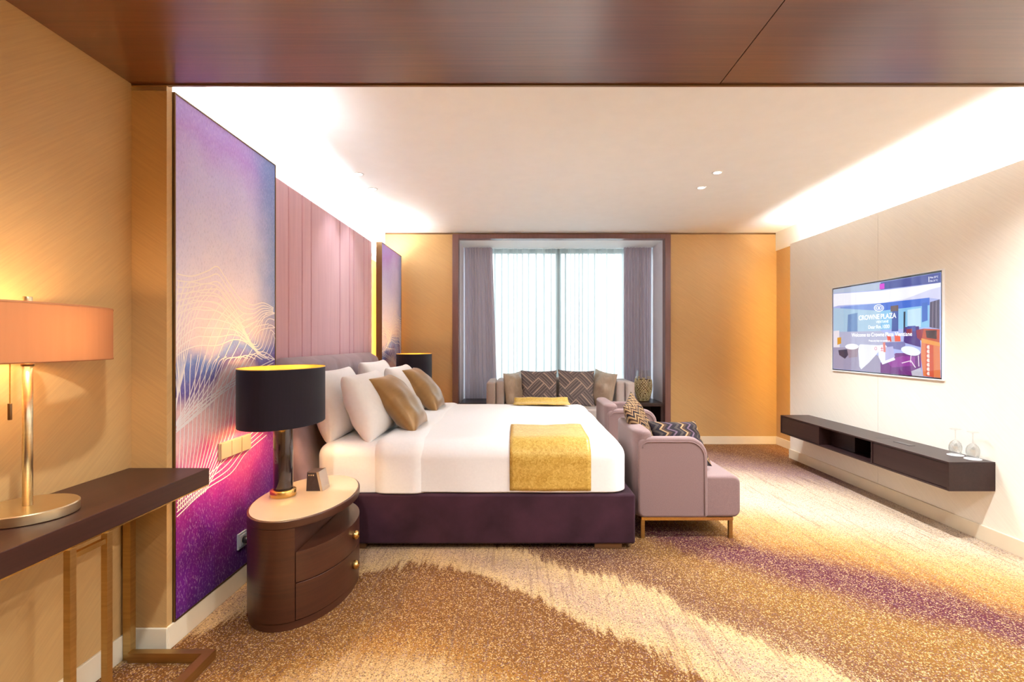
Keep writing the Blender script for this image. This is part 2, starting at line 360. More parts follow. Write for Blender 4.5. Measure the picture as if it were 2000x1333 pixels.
def prism(bm, pts, axis, a0, a1, bev=0, seg=2, cap=True):
    """pts: 2-D outline; axis: 'x','y','z' extrusion from a0 to a1"""
    def mk(p, a): return {'x': (a, p[0], p[1]), 'y': (p[0], a, p[1]), 'z': (p[0], p[1], a)}[axis]
    A = [bm.verts.new(mk(p, a0)) for p in pts]; B = [bm.verts.new(mk(p, a1)) for p in pts]
    n = len(pts); fs = []
    for i in range(n): fs.append(bm.faces.new((A[i], A[(i+1) % n], B[(i+1) % n], B[i])))
    ends = [bm.faces.new(A), bm.faces.new(B[::-1])] if cap else []
    bmesh.ops.recalc_face_normals(bm, faces=fs+ends)
    if bev and cap:
        es = list({e for f in ends for e in f.edges})
        bmesh.ops.bevel(bm, geom=es, offset=bev, segments=seg, profile=0.5, affect='EDGES')
    return bm
def ell(a, b, n=64, cx=0, cy=0, lo=0, hi=2*PI):
    full = abs(hi-lo-2*PI) < 1e-6
    return [(cx+a*math.cos(lo+(hi-lo)*i/(n if full else n-1)), cy+b*math.sin(lo+(hi-lo)*i/(n if full else n-1))) for i in range(n)]
def lathe(bm, prof, n=32, cx=0, cy=0, ax=1, ay=1, close=False):
    rings = []
    for r, z in prof:
        rings.append([bm.verts.new((cx+ax*r*math.cos(2*PI*i/n), cy+ay*r*math.sin(2*PI*i/n), z)) for i in range(n)])
    for k in range(len(rings)-1):
        for i in range(n):
            bm.faces.new((rings[k][i], rings[k][(i+1) % n], rings[k+1][(i+1) % n], rings[k+1][i]))
    if close:
        bm.faces.new(rings[0][::-1]); bm.faces.new(rings[-1])
    return bm
def auto_smooth(o, ang=40):
    me = o.data; me.shade_smooth()
    bm = bmesh.new(); bm.from_mesh(me)
    for e in bm.edges:
        if len(e.link_faces) == 2 and e.calc_face_angle(0) > math.radians(ang): e.smooth = False
    bm.to_mesh(me); bm.free()
    w = o.modifiers.new('weighted_normal', 'WEIGHTED_NORMAL'); w.keep_sharp = True
    return o
def rot_in(o, axis_rows, loc):
    o.matrix_world = Matrix.Translation(loc) @ Matrix([[axis_rows[0][i], axis_rows[1][i], axis_rows[2][i]] for i in range(3)]).to_4x4()

# ---------------------------------------------------------------- room shell
XL, XLN, XP, XA = -1.79, -1.70, -1.625, -1.54     # wall behind panels, near left wall, pink panels, art panels
XR, XT = 3.40, 3.16                                # right wall, television panel
YF, YN, YB = 6.65, 7.39, -1.6                      # window wall, back of niche, wall behind the camera
YE, HB, HC = 2.20, 2.485, 2.80                     # edge of the wooden soffit, its underside, ceiling
struct(obj('floor', BX(XL-0.1, XR+0.1, YB-0.1, 7.7, -0.1, 0.0), M['carpet']), 'carpet with sweeping ochre, beige and plum bands')
ceil = struct(obj('ceiling', BX(XL-0.1, XR+0.1, YE-0.05, YF+0.1, HC, HC+0.1), M['white']), 'flat white ceiling')
# wooden soffit over the near half: two veneer panels with a joint between them
sf = bpy.data.objects.new('ceiling_soffit', None); COL.objects.link(sf); struct(sf, 'dark glossy wood veneer soffit crossing the room above the camera')
sf['label'] = 'dark glossy wood veneer soffit across the near half of the room'
obj('veneer_panel', BX(XLN+0.002, 0.874, YB, YE, HB, HB+0.03), M['beam'], sf)
obj('veneer_panel', BX(0.878, XR, YB, YE, HB, HB+0.03), M['beam'], sf)
obj('fascia', BX(XLN+0.002, XR, YE-0.04, YE-0.002, HB+0.03, HC+0.02), M['beam'], sf)
obj('backing', BX(XLN-0.1, XR+0.1, YB, YE-0.04, HB+0.032, HB+0.08), M['black'], sf)
obj('edge_strip', BX(XLN, XR, YE-0.002, YE+0.012, HB-0.006, HB+0.02), M['bronze'], sf)
# walls
struct(obj('wall_left', BX(XL-0.1, XL, YE+0.04, YN+0.3, 0, HC), M['tan']), 'tan wall behind the headboard panels')
struct(obj('wall_entry', BX(XLN-0.15, XLN, YB, YE+0.0, 0, HB+0.05), M['tan']), 'tan wallpapered wall beside the console desk')
struct(obj('wall_pier', BX(XL-0.1, XA-0.006, YE, YE+0.035, 0, HB+0.03), M['tan']), 'narrow tan wall end beside the purple mural panel')
struct(obj('trim_1', BX(XLN-0.002, XA-0.004, YE-0.003, YE, HB-0.03, HB-0.012), M['champagne']), 'thin metal bead under the soffit')
struct(obj('wall_right', BX(XR, XR+0.1, YB, YN+0.3, 0, HC), M['tan']), 'tan wall in the shadow gap behind the television panel')
struct(obj('wall_back', BX(XL-0.1, XR+0.1, YB-0.1, YB, 0, HC), M['tan']), 'tan wall behind the camera')
struct(obj('trim_2', BX(XL, XL+0.012, YE+0.04, YF, 2.35, HC), M['white']), 'white cove band above the headboard wall')
struct(obj('trim_3', BX(XR-0.012, XR, YE-0.05, YF, 2.56, HC), M['white']), 'white cove band above the television wall')
NX0, NX1, NZ = -0.807, 1.919, 2.719
wf = bpy.data.objects.new('wall_window', None); COL.objects.link(wf); struct(wf, 'tan wallpapered wall around the window niche')
obj('wallpaper_panel', BX(XL, -0.888, YF, YF+0.1, 0, HC), M['tan'], wf)
obj('wallpaper_panel', BX(1.993, XR, YF, YF+0.1, 0, HC), M['tan'], wf)
obj('dark_strip', BX(XL+0.012, XR-0.012, YF-0.004, YF, HC-0.022, HC-0.002), M['bronze'], wf)  # bronze strip drawing the dark line along the wall top
# wooden frame of the niche
nf = bpy.data.objects.new('trim_4', None); COL.objects.link(nf); struct(nf, 'brown wooden frame around the window niche')
obj('frame_side', BX(-0.888, NX0, YF-0.03, YF+0.1, 0, HC-0.022, bev=0.004), M['frame_wood'], nf)
obj('frame_side', BX(NX1, 1.993, YF-0.03, YF+0.1, 0, HC-0.022, bev=0.004), M['frame_wood'], nf)
obj('frame_head', BX(NX0, NX1, YF-0.03, YF+0.1, NZ, HC-0.022, bev=0.004), M['frame_wood'], nf)
nl = bpy.data.objects.new('wall_niche', None); COL.objects.link(nl); struct(nl, 'pale lining of the window niche')
obj('side_lining', BX(NX0-0.05, NX0, YF+0.1, YN+0.12, 0, NZ+0.05), M['niche'], nl)
obj('side_lining', BX(NX1, NX1+0.05, YF+0.1, YN+0.12, 0, NZ+0.05), M['niche'], nl)
obj('head_lining', BX(NX0, NX1, YF+0.1, YN+0.12, NZ, NZ+0.05), M['white'], nl)
obj('sill', BX(NX0, NX1, YN-0.02, YN+0.12, 0, 0.45), M['niche'], nl)
# window
wn = bpy.data.objects.new('window_1', None); COL.objects.link(wn); struct(wn, 'tall window behind sheer curtains')
bmw = bmesh.new()
for a, b_ in ((NX0, NX0+0.06), (NX1-0.06, NX1)): box(bmw, a, b_, YN+0.02, YN+0.08, 0.45, NZ)
box(bmw, NX0, NX1, YN+0.02, YN+0.08, 0.45, 0.51); box(bmw, NX0, NX1, YN+0.02, YN+0.08, NZ-0.06, NZ)
obj('window_frame', bmw, M['alu'], wn)
obj('mullion', BX(0.535, 0.60, YN+0.02, YN+0.08, 0.51, NZ-0.06), M['alu'], wn)
for a, b_ in ((NX0+0.06, 0.535), (0.60, NX1-0.06)):
    obj('pane', BX(a, b_, YN+0.045, YN+0.05, 0.51, NZ-0.06), M['glass'], wn)
# skirtings
struct(obj('baseboard_left', BX(XA-0.05, XA+0.002, YE-0.0, YF, 0, 0.105, bev=0.003), M['skirting']), 'ivory skirting under the mural panels')
struct(obj('baseboard_entry', BX(XLN, XLN+0.012, YB, YE-0.012, 0, 0.105, bev=0.003), M['skirting']), 'ivory skirting under the console desk')
struct(obj('baseboard_pier', BX(XLN, XA+0.002, YE-0.012, YE-0.0005, 0, 0.105, bev=0.003), M['skirting']), 'short ivory skirting on the narrow wall end')
struct(obj('baseboard_window', BX(1.993, XR-0.012, YF-0.012, YF, 0, 0.105, bev=0.003), M['skirting']), 'ivory skirting right of the window niche')
struct(obj('baseboard_right', BX(XR-0.012, XR, 5.9, YF, 0, 0.105, bev=0.003), M['skirting']), 'ivory skirting in the corner gap')
struct(obj('baseboard_television', BX(XT-0.014, XT+0.05, YB, 5.872, 0, 0.105, bev=0.003), M['skirting']), 'ivory skirting below the television panel')
# television wall panel: upright boards with fine joints
tp = bpy.data.objects.new('wall_television', None); COL.objects.link(tp); struct(tp, 'panel wall carrying the television, wallpaper colour lightened for the light on it')
ye = [5.87, 4.43, 2.99, 1.55, 0.11, YB]
for i in range(5): obj('wall_board', BX(XT, XT+0.05, ye[i+1]+0.0015, ye[i]-0.0015, 0.105, 2.5), M['tan_lit'], tp)
obj('wall_backing', BX(XT+0.05, XT+0.06, YB, 5.86, 0, 2.49), M['tan'], tp)

# ---------------------------------------------------------------- headboard wall panels
uw = thing('upholstered_panel_wall', 'mauve pink padded wall panels with vertical seams above the headboard', 'wall panel', (0, 0, 0))
ys = [3.17, 3.363, 3.535, 3.755, 3.917, 4.542, 4.80, 4.92, 5.244, 5.415, 5.55]
ys = [3.175, 3.535, 3.755, 3.917, 4.542, 4.80, 4.92, 5.244, 5.415, 5.53]
for a, b_ in zip(ys[:-1], ys[1:]):
    auto_smooth(obj('padded_strip', BX(XP-0.06, XP, a+0.0025, b_-0.0025, 0.10, 2.46, bev=0.012, seg=3), M['pink'], uw), 60)
obj('backing', BX(XP-0.075, XP-0.06, 3.18, 5.52, 0.10, 2.45), M['black'], uw)

def px2panel(x, yp, X=XA):
    s = (1015-x)/(-X); return F/s, CZ+(668-yp)/s
def catmull(pts, n=24):
    P = np.array([pts[0]]+list(pts)+[pts[-1]], float); out = []
    for i in range(1, len(P)-2):
        for k in range(n):
            t = k/n; a, b, c, d = P[i-1], P[i], P[i+1], P[i+2]
            out.append(0.5*((2*b)+(-a+c)*t+(2*a-5*b+4*c-d)*t*t+(-a+3*b-3*c+d)*t**3))
    out.append(P[-2]); return np.array(out)
def resample(c, n):
    d = np.r_[0, np.cumsum(np.hypot(*np.diff(c, axis=0).T))]; t = np.linspace(0, d[-1], n)
    return np.c_[np.interp(t, d, c[:, 0]), np.interp(t, d, c[:, 1])]
def ribbon(bm, c, X, w=0.004):
    """flat printed line: polyline c of (y, z) on the plane x = X"""
    d = np.gradient(c, axis=0); L = np.hypot(d[:, 0], d[:, 1])+1e-9; nrm = np.c_[-d[:, 1]/L, d[:, 0]/L]*w/2
    A = [bm.verts.new((X, *p)) for p in c+nrm]; B = [bm.verts.new((X, *p)) for p in c-nrm]
    for i in range(len(c)-1): bm.faces.new((A[i], A[i+1], B[i+1], B[i]))
def clipc(c, y0, y1, z0, z1):
    ok = (c[:, 0] > y0) & (c[:, 0] < y1) & (c[:, 1] > z0) & (c[:, 1] < z1)
    runs, cur = [], []
    for p, k in zip(c, ok):
        if k: cur.append(p)
        elif cur: runs.append(cur); cur = []
    if cur: runs.append(cur)
    return [np.array(r) for r in runs if len(r) > 2]
def family(A, B, n, e=1.0, C=None):
    A = resample(catmull(A), 70); B = resample(catmull(B), 70); out = []
    for k in range(n):
        t = (k/(n-1))**e
        if C is not None:
            Cm = resample(catmull(C), 70); out.append((1-t)**2*A+2*t*(1-t)*Cm+t*t*B)
        else: out.append((1-t)*A+t*B)
    return out
lines = []
# crest lines sweeping over the ridge
lines += family([(336, 532), (372, 540), (405, 530), (424, 521), (440, 542), (468, 582), (492, 596), (515, 592), (540, 606)],
                [(336, 620), (365, 606), (398, 600), (430, 612), (455, 640), (482, 668), (498, 650), (515, 622), (540, 612)], 7)
lines += family([(336, 650), (362, 560), (395, 555), (425, 560), (455, 600), (480, 650), (505, 690), (540, 703)],
                [(336, 712), (352, 690), (385, 676), (425, 675), (455, 664), (478, 668), (505, 690), (540, 705)], 8)
# uprights falling from the crest to the lower left
lines += family([(350, 548), (340, 620), (338, 700), (346, 770), (338, 836)],
                [(425, 562), (392, 600), (372, 660), (356, 740), (338, 800)], 8)
lines += family([(432, 590), (400, 650), (386, 720), (368, 780), (342, 830)],
                [(540, 640), (505, 648), (488, 690), (430, 770), (338, 850)], 8)
lines += family([(345, 690), (352, 770), (352, 850), (349, 930), (348, 1000)],
                [(540, 705), (505, 690), (470, 760), (455, 850), (400, 962)], 15)
lines += family([(540, 612), (520, 612), (508, 640), (500, 672), (486, 668)], [(540, 690), (537, 660), (532, 680), (520, 700), (500, 690)], 6)
lines += family([(338, 840), (375, 800), (420, 768), (470, 735), (540, 700)], [(338, 850), (380, 812), (425, 775), (470, 745), (540, 712)], 3)
lines += family([(520, 850), (480, 885), (450, 925), (400, 958), (345, 1010)], [(500, 838), (460, 876), (432, 906), (380, 950), (338, 990)], 4)
def art_panel(y0, y1, label, flip):
    t = thing('mural_panel', label, 'wall art', (0, 0, 0), 0, 'printed mural panels either side of the bed')
    z0, z1 = 0.105, 2.47
    obj('printed_board', BX(XA-0.055, XA, y0+0.006, y1-0.006, z0+0.006, z1-0.006), M['art_b' if flip else 'art_a'], t)
    for nm, a in (('edge_strip', (XA-0.06, XA+0.004, y0, y0+0.006, z0, z1)), ('edge_strip', (XA-0.06, XA+0.004, y1-0.006, y1, z0, z1)),
                  ('edge_strip', (XA-0.06, XA+0.004, y0+0.006, y1-0.006, z1-0.006, z1)), ('edge_strip', (XA-0.06, XA+0.004, y0+0.006, y1-0.006, z0, z0+0.006))):
        obj(nm, BX(*a), M['bronze'], t)
    bm = bmesh.new(); ya, yb = 2.24, 3.165
    for li, c in enumerate(lines):
        q = np.array([px2panel(*p) for p in c])
        if flip: q[:, 0] = y0+(yb-q[:, 0])/(yb-ya)*(y1-y0); 
        else: q[:, 0] = y0+(q[:, 0]-ya)/(yb-ya)*(y1-y0)
        for r in clipc(q, y0+0.008, y1-0.008, z0+0.01, z1-0.01): ribbon(bm, r, XA+0.0005+li*0.00003, 0.0058)
    obj('line_print', bm, M['print_white'], t)
    return t
M['art_a'] = art_mat('violet_watercolour_print', 2.24, 3.165, False)
M['art_b'] = art_mat('violet_watercolour_print_far', 5.60, 6.53, False)
art_panel(2.238, 3.165, 'tall violet watercolour mural panel with white flowing lines beside the console desk', False)
art_panel(5.60, 6.53, 'far violet mural panel with white lines behind the lamp near the window', True)

# ---------------------------------------------------------------- bed
BY0, BY1 = 3.27, 5.33
bed = thing('bed', 'king size bed with plum velvet base and tall padded headboard', 'bed', (0, 0, 0))
auto_smooth(obj('bed_base', BX(-1.36, 0.755, BY0, BY1, 0.035, 0.362, bev=0.018, seg=3), M['plum'], bed))
for x, y in ((0.58, BY0+0.12), (0.58, BY1-0.12), (-1.1, BY0+0.12), (-1.1, BY1-0.12)):
    obj('foot', BX(x-0.09, x+0.09, y-0.1, y+0.1, 0, 0.036, bev=0.003), M['block'], bed)
def headboard():
    # slanted cushion profile in x-z, extruded in channels along y, rounded upper ends
    bm = bmesh.new(); ny, nz = 56, 24; y0, y1 = 3.24, 5.50; H = 1.245
    def top(y):
        d = min(y-y0, y1-y); r = 0.16
        return H if d >= r else H-r+math.sqrt(max(0, r*r-(r-d)**2))*1.0
    grid = []
    for i in range(ny+1):
        y = y0+(y1-y0)*i/ny; T = top(y)
        row = []
        ch = abs(math.sin((y-y0)/(y1-y0)*7*PI))
        for j in range(nz+1):
            v = j/nz; z = 0.30+(T-0.30)*v
            xf = -1.34-0.20*min(1, v*1.0)**0.8
            puff = 0.010*ch**0.35*min(1, (1-v)*8)**0.5
            edge = 0.06*(max(0, v-0.94)/0.06)**2
            e2 = min(1, min(y-y0, y1-y)/0.03); edge += 0.03*(1-e2)**2
            row.append(bm.verts.new((max(XP+0.012, xf+puff-edge), y, z)))
        back = [bm.verts.new((XP+0.004, y, 0.30+(T-0.30)*k)) for k in (1.0, 0.0)]
        grid.append(row+back)
    n = len(grid[0])
    for i in range(ny):
        for j in range(n): bm.faces.new((grid[i][j], grid[i+1][j], grid[i+1][(j+1) % n], grid[i][(j+1) % n]))
    bm.faces.new(grid[0]); bm.faces.new(grid[-1][::-1])
    bmesh.ops.recalc_face_normals(bm, faces=bm.faces)
    return bm
auto_smooth(obj('headboard', headboard(), M['head'], bed), 50)

def soft_box(x0, x1, y0, y1, z0, z1, r, n=(40, 40, 10), wr=0.004, seed=0, crown=0.02, sag=None):
    """rounded box surface with soft wrinkles (built by projecting a gridded cube)"""
    bm = bmesh.new(); bmesh.ops.create_cube(bm, size=2)
    bmesh.ops.subdivide_edges(bm, edges=bm.edges[:], cuts=n[0], use_grid_fill=True)
    hx, hy, hz = (x1-x0)/2, (y1-y0)/2, (z1-z0)/2; cx, cy, cz = (x0+x1)/2, (y0+y1)/2, (z0+z1)/2
    ph = np.random.default_rng(seed).uniform(0, 6.28, 12)
    for v in bm.verts:
        p = Vector((v.co.x*hx, v.co.y*hy, v.co.z*hz))
        q = Vector((max(-hx+r, min(hx-r, p.x)), max(-hy+r, min(hy-r, p.y)), min(hz-r, p.z)))
        d = p-q
        if v.co.z < -0.99: d.z = 0
        if d.length > 1e-6 and (v.co.z > -0.99 or max(abs(v.co.x), abs(v.co.y)) > 0.99 or d.length > r): p = q+d.normalized()*r
        u, w = v.co.x, v.co.y
        if v.co.z > 0.99: p.z += crown*(1-u**4)*(1-w**4)
        k = wr*(math.sin(7*p.x+3*p.y+ph[0])*math.sin(5*p.y-2*p.x+ph[1])+0.5*math.sin(13*p.x+9*p.z+ph[2])*math.sin(11*p.y+ph[3]))
        nrm = d.normalized() if d.length > 1e-6 else Vector((0, 0, 1))
        p += nrm*k
        if sag: p = sag(p)
        v.co = p+Vector((cx, cy, cz))
    return bm
mat_o = obj('mattress', soft_box(-1.345, 0.66, BY0+0.03, BY1-0.03, 0.364, 0.685, 0.09, wr=0.003, seed=1, crown=0.01), M['linen'], None, True)
tag(mat_o, 'mattress in a white fitted sheet on the plum bed base', 'mattress')
dv = thing('duvet', 'smooth white duvet tucked over the foot half of the bed', 'duvet')
obj('cover', soft_box(-0.985, 0.712, BY0+0.012, BY1-0.012, 0.372, 0.704, 0.12, n=(56, 0, 0), wr=0.004, seed=2, crown=0.012), M['linen'], dv, True)
obj('fold_back', soft_box(-0.99, -0.585, BY0-0.002, BY1+0.002, 0.366, 0.722, 0.12, n=(40, 0, 0), wr=0.003, seed=3, crown=0.0), M['linen'], dv, True)

def drape_strip(x0, x1, path, th=0.006, seed=0, nx=16):
    """cloth band: path of (y, z) points, extruded along x with soft ripples, closed solid of thickness th"""
    c = resample(catmull(path), 60); bm = bmesh.new(); d = np.gradient(c, axis=0); L = np.hypot(d[:, 0], d[:, 1]); nr = np.c_[d[:, 1]/L, -d[:, 0]/L]
    ph = np.random.default_rng(seed).uniform(0, 6, 4); top, bot = [], []
    for i, p in enumerate(c):
        ra, rb = [], []
        for k in range(nx+1):
            u = k/nx; w = 0.002*math.sin(9*u+ph[0]+i*0.08)+0.0015*math.sin(21*u+ph[1])
            x = x0+(x1-x0)*u+0.006*math.sin(i*0.12+ph[2])*(2*u-1)
            q = p-nr[i]*0.0+(-nr[i])*(w+0.003)
            ra.append(bm.verts.new((x, q[0], q[1]))); r2 = q+nr[i]*(-th); rb.append(bm.verts.new((x, r2[0], r2[1])))
        top.append(ra); bot.append(rb)
    n = len(c)
    for i in range(n-1):
        for k in range(nx):
            bm.faces.new((top[i][k], top[i][k+1], top[i+1][k+1], top[i+1][k])); bm.faces.new((bot[i][k], bot[i+1][k], bot[i+1][k+1], bot[i][k+1]))
        bm.faces.new((top[i][0], top[i+1][0], bot[i+1][0], bot[i][0])); bm.faces.new((top[i][nx], bot[i][nx], bot[i+1][nx], top[i+1][nx]))
    for r, s in ((0, 1), (n-1, -1)):
        for k in range(nx): bm.faces.new((top[r][k], bot[r][k], bot[r][k+1], top[r][k+1]))
    bmesh.ops.recalc_face_normals(bm, faces=bm.faces)
    return bm
ztop = 0.722
from mathutils.bvhtree import BVHTree
def drape_on(x0, x1, ytop, zhem, solids, th=0.005, lift=0.004, nx=20):
    """cloth band laid over the near long side of the bedding: follows its surface, then hangs to zhem"""
    trees = []
    for o in solids:
        b_ = bmesh.new(); b_.from_mesh(o.data); trees.append(BVHTree.FromBMesh(b_)); b_.free()
    def hit(p, d):
        best = None
        for t in trees:
            h = t.ray_cast(Vector(p), Vector(d))
            if h[0] is not None and (best is None or h[3] < best[1]): best = (h[0], h[3])
        return best[0]
    bm = bmesh.new(); top, bot = [], []
    c0 = (3.52, 0.56)
    samp = [('v', ytop+(c0[0]-ytop)*i/10) for i in range(10)]+[('a', PI/2+PI/2*i/14) for i in range(15)]+[('h', c0[1]+(zhem-c0[1])*i/8) for i in range(1, 9)]
    for i, (k, v) in enumerate(samp):
        ra, rb = [], []
        for j in range(nx+1):
            u = j/nx; x = x0+(x1-x0)*u; rip = 0.0012*math.sin(9*u+i*0.15)+0.001*math.sin(23*u-i*0.1)
            if k == 'v': d = Vector((0, 0, 1)); o = Vector((x, v, 1.2))
            elif k == 'a': d = Vector((0, math.cos(v), math.sin(v))); o = Vector((x, c0[0], c0[1]))+d*0.8
            else: d = Vector((0, -1, 0)); o = Vector((x, 2.7, v))
            h = hit(o, -d)
            ra.append(bm.verts.new(h+d*(lift+th+rip))); rb.append(bm.verts.new(h+d*(lift+rip)))
        top.append(ra); bot.append(rb)
    n = len(samp)
    for i in range(n-1):
        for k in range(nx):
            bm.faces.new((top[i][k], top[i][k+1], top[i+1][k+1], top[i+1][k])); bm.faces.new((bot[i][k], bot[i+1][k], bot[i+1][k+1], bot[i][k+1]))
        bm.faces.new((top[i][0], top[i+1][0], bot[i+1][0], bot[i][0])); bm.faces.new((top[i][nx], bot[i][nx], bot[i+1][nx], top[i+1][nx]))
    for r in (0, n-1):
        for k in range(nx): bm.faces.new((top[r][k], bot[r][k], bot[r][k+1], top[r][k+1]))
    bmesh.ops.recalc_face_normals(bm, faces=bm.faces)
    return bm
rn = obj('bed_runner', drape_on(-0.065, 0.465, 3.85, 0.385, [q for q in bpy.data.objects if q.parent == dv]), M['runner'], None, True)
tag(rn, 'gold brocade bed runner hanging over the near side of the white duvet', 'bed runner')
rn2 = obj('bed_runner_far_end', drape_strip(-0.06, 0.50, [(5.00, ztop+0.003), (5.10, ztop+0.008), (5.16, ztop+0.03), (5.19, ztop+0.045), (5.22, ztop+0.03), (5.28, ztop-0.03), (5.325, ztop-0.12), (5.335, 0.5)], seed=6, th=0.012), M['runner'], None, True)  # runner split in two: bare duvet between stands in for window glare
tag(rn2, 'rolled far end of the gold bed runner, middle left out where glare whitens it', 'bed runner')

def pillow(w, h, t, n=26, seed=0, pinch=0.07, wr=0.008, power=0.55, uvs=True):
    bm = bmesh.new(); uvl = bm.loops.layers.uv.new('UVMap'); ph = np.random.default_rng(seed).uniform(0, 6.28, 8)
    def pos(u, v, sgn):
        x = w/2*u*(1-pinch*(1-v*v)*abs(u)); y = h/2*v*(1-pinch*(1-u*u)*abs(v))
        th = t/2*(max(0, (1-u**2))**power)*(max(0, (1-v**2))**power)
        e = (1-u**4)*(1-v**4)
        k = wr*e*(math.sin(6*u+4*v+ph[0])*math.sin(5*v-3*u+ph[1])+0.5*math.sin(12*u*v+ph[2]))
        return (x, y, sgn*(th+k))
    G = {}
    for sgn in (1, -1):
        for i in range(n+1):
            for j in range(n+1):
                edge = i in (0, n) or j in (0, n)
                key = (0 if edge else sgn, i, j)
                if key not in G:
                    u = math.sin((i/n*2-1)*PI/2); v = math.sin((j/n*2-1)*PI/2)
                    G[key] = bm.verts.new(pos(u, v, 0 if edge else sgn))
    def g(s, i, j): return G[(0 if (i in (0, n) or j in (0, n)) else s, i, j)]
    for s in (1, -1):
        for i in range(n):
            for j in range(n):
                q = [(i, j), (i+1, j), (i+1, j+1), (i, j+1)]
                if s < 0: q = q[::-1]
                f = bm.faces.new([g(s, *k) for k in q])
                for lp, k in zip(f.loops, q): lp[uvl].uv = ((math.sin((k[0]/n*2-1)*PI/2)+1)/2, (math.sin((k[1]/n*2-1)*PI/2)+1)/2)
    return bm
def place_pillow(name, label, cat, dims, m, loc, face, up, group=None, seed=0, pipe=None, **k):
    """face: direction the front looks; up: direction of the pillow's height"""
    o = obj(name, pillow(*dims, seed=seed, **k), m, None, True)
    z = Vector(face).normalized(); y = Vector(up); y = (y-z*y.dot(z)).normalized(); x = y.cross(z)
    o.matrix_world = Matrix(((x.x, y.x, z.x, loc[0]), (x.y, y.y, z.y, loc[1]), (x.z, y.z, z.z, loc[2]), (0, 0, 0, 1)))
    tag(o, label, cat, group)
    return o
def lean(a): a = math.radians(a); return (math.cos(a), 0, math.sin(a)), (-math.sin(a), 0, math.cos(a))
G1 = 'white pillows at the head of the bed'
f_, u_ = lean(14); place_pillow('bed_pillow', 'white pillow against the headboard on the near side, behind another', 'pillow', (0.74, 0.50, 0.26), M['pillow'], (-1.345, 3.75, 0.91), f_, u_, G1, 1, pinch=0.045, power=0.36)
f_, u_ = lean(22); place_pillow('bed_pillow', 'white pillow directly behind the near tan satin cushion', 'pillow', (0.74, 0.48, 0.26), M['pillow'], (-1.095, 3.73, 0.90), f_, u_, G1, 2, pinch=0.045, power=0.36)
f_, u_ = lean(14); place_pillow('bed_pillow', 'white pillow against the headboard on the window side', 'pillow', (0.74, 0.52, 0.26), M['pillow'], (-1.345, 4.80, 0.92), f_, u_, G1, 3, pinch=0.045, power=0.36)
f_, u_ = lean(22); place_pillow('bed_pillow', 'white pillow directly behind the far tan satin cushion', 'pillow', (0.74, 0.48, 0.26), M['pillow'], (-1.095, 4.82, 0.90), f_, u_, G1, 4, pinch=0.045, power=0.36)
G2 = 'tan satin cushions on the bed'
f_, u_ = lean(40); place_pillow('satin_cushion', 'tan satin cushion nearest the camera leaning on white pillows', 'cushion', (0.50, 0.50, 0.22), M['gold_satin'], (-0.905, 3.80, 0.90), f_, u_, G2, 5, wr=0.007, power=0.42)
f_, u_ = lean(40); place_pillow('satin_cushion', 'tan satin cushion on the window side of the bed', 'cushion', (0.50, 0.50, 0.22), M['gold_satin'], (-0.925, 4.86, 0.90), f_, u_, G2, 6, wr=0.007, power=0.42)

# ---------------------------------------------------------------- nightstands and their lamps
def clip_ellipse(a, b, xc, side, n=96):
    pts = [p for p in ell(a, b, n)]
    th = math.acos(max(-1, min(1, xc/a)))
    if side > 0: return ell(a, b, n//2, lo=-th, hi=th)
    return ell(a, b, n//2, lo=th, hi=2*PI-th)
def nightstand(loc, label):
    t = thing('nightstand', label, 'nightstand', loc, 0, 'oval nightstands')
    a, b, xc = 0.249, 0.412, 0.097
    S_ = lambda o: auto_smooth(o, 45)
    S_(obj('plinth', prism(bmesh.new(), ell(a-0.004, b-0.004, 72), 'z', 0, 0.036), M['night_wood'], t))
    S_(obj('body', prism(bmesh.new(), clip_ellipse(a, b, xc, -1), 'z', 0.038, 0.478, bev=0.002), M['night_wood'], t))
    for z0, z1 in ((0.040, 0.214), (0.218, 0.362)):
        d = S_(obj('drawer', prism(bmesh.new(), clip_ellipse(a, b, xc+0.004, 1), 'z', z0, z1, bev=0.002), M['night_wood'], t))
        bm = lathe(bmesh.new(), [(0.0005, 0.030), (0.012, 0.029), (0.021, 0.022), (0.024, 0.012), (0.022, 0.002), (0.018, -0.003)], 20)
        bmesh.ops.rotate(bm, verts=bm.verts, cent=(0, 0, 0), matrix=Matrix.Rotation(PI/2, 3, 'Y'))
        bmesh.ops.translate(bm, verts=bm.verts, vec=(a, 0, (z0+z1)/2+0.01))
        obj('knob', bm, M['brass'], d, True)
    S_(obj('top_board', prism(bmesh.new(), ell(a+0.002, b+0.002, 72), 'z', 0.478, 0.516, bev=0.004), M['night_wood'], t))
    S_(obj('glass_inlay', prism(bmesh.new(), ell(a-0.008, b-0.008, 72), 'z', 0.5155, 0.5195, bev=0.001), M['cream_glass'], t))
    return t
ns = nightstand((-1.157, 2.746, 0), 'oval dark wood nightstand with two drawers in front of the violet mural')
copy_tree(ns, None, (-1.157, 5.86, 0), 0, 'oval dark wood nightstand mostly hidden on the window side of the bed')
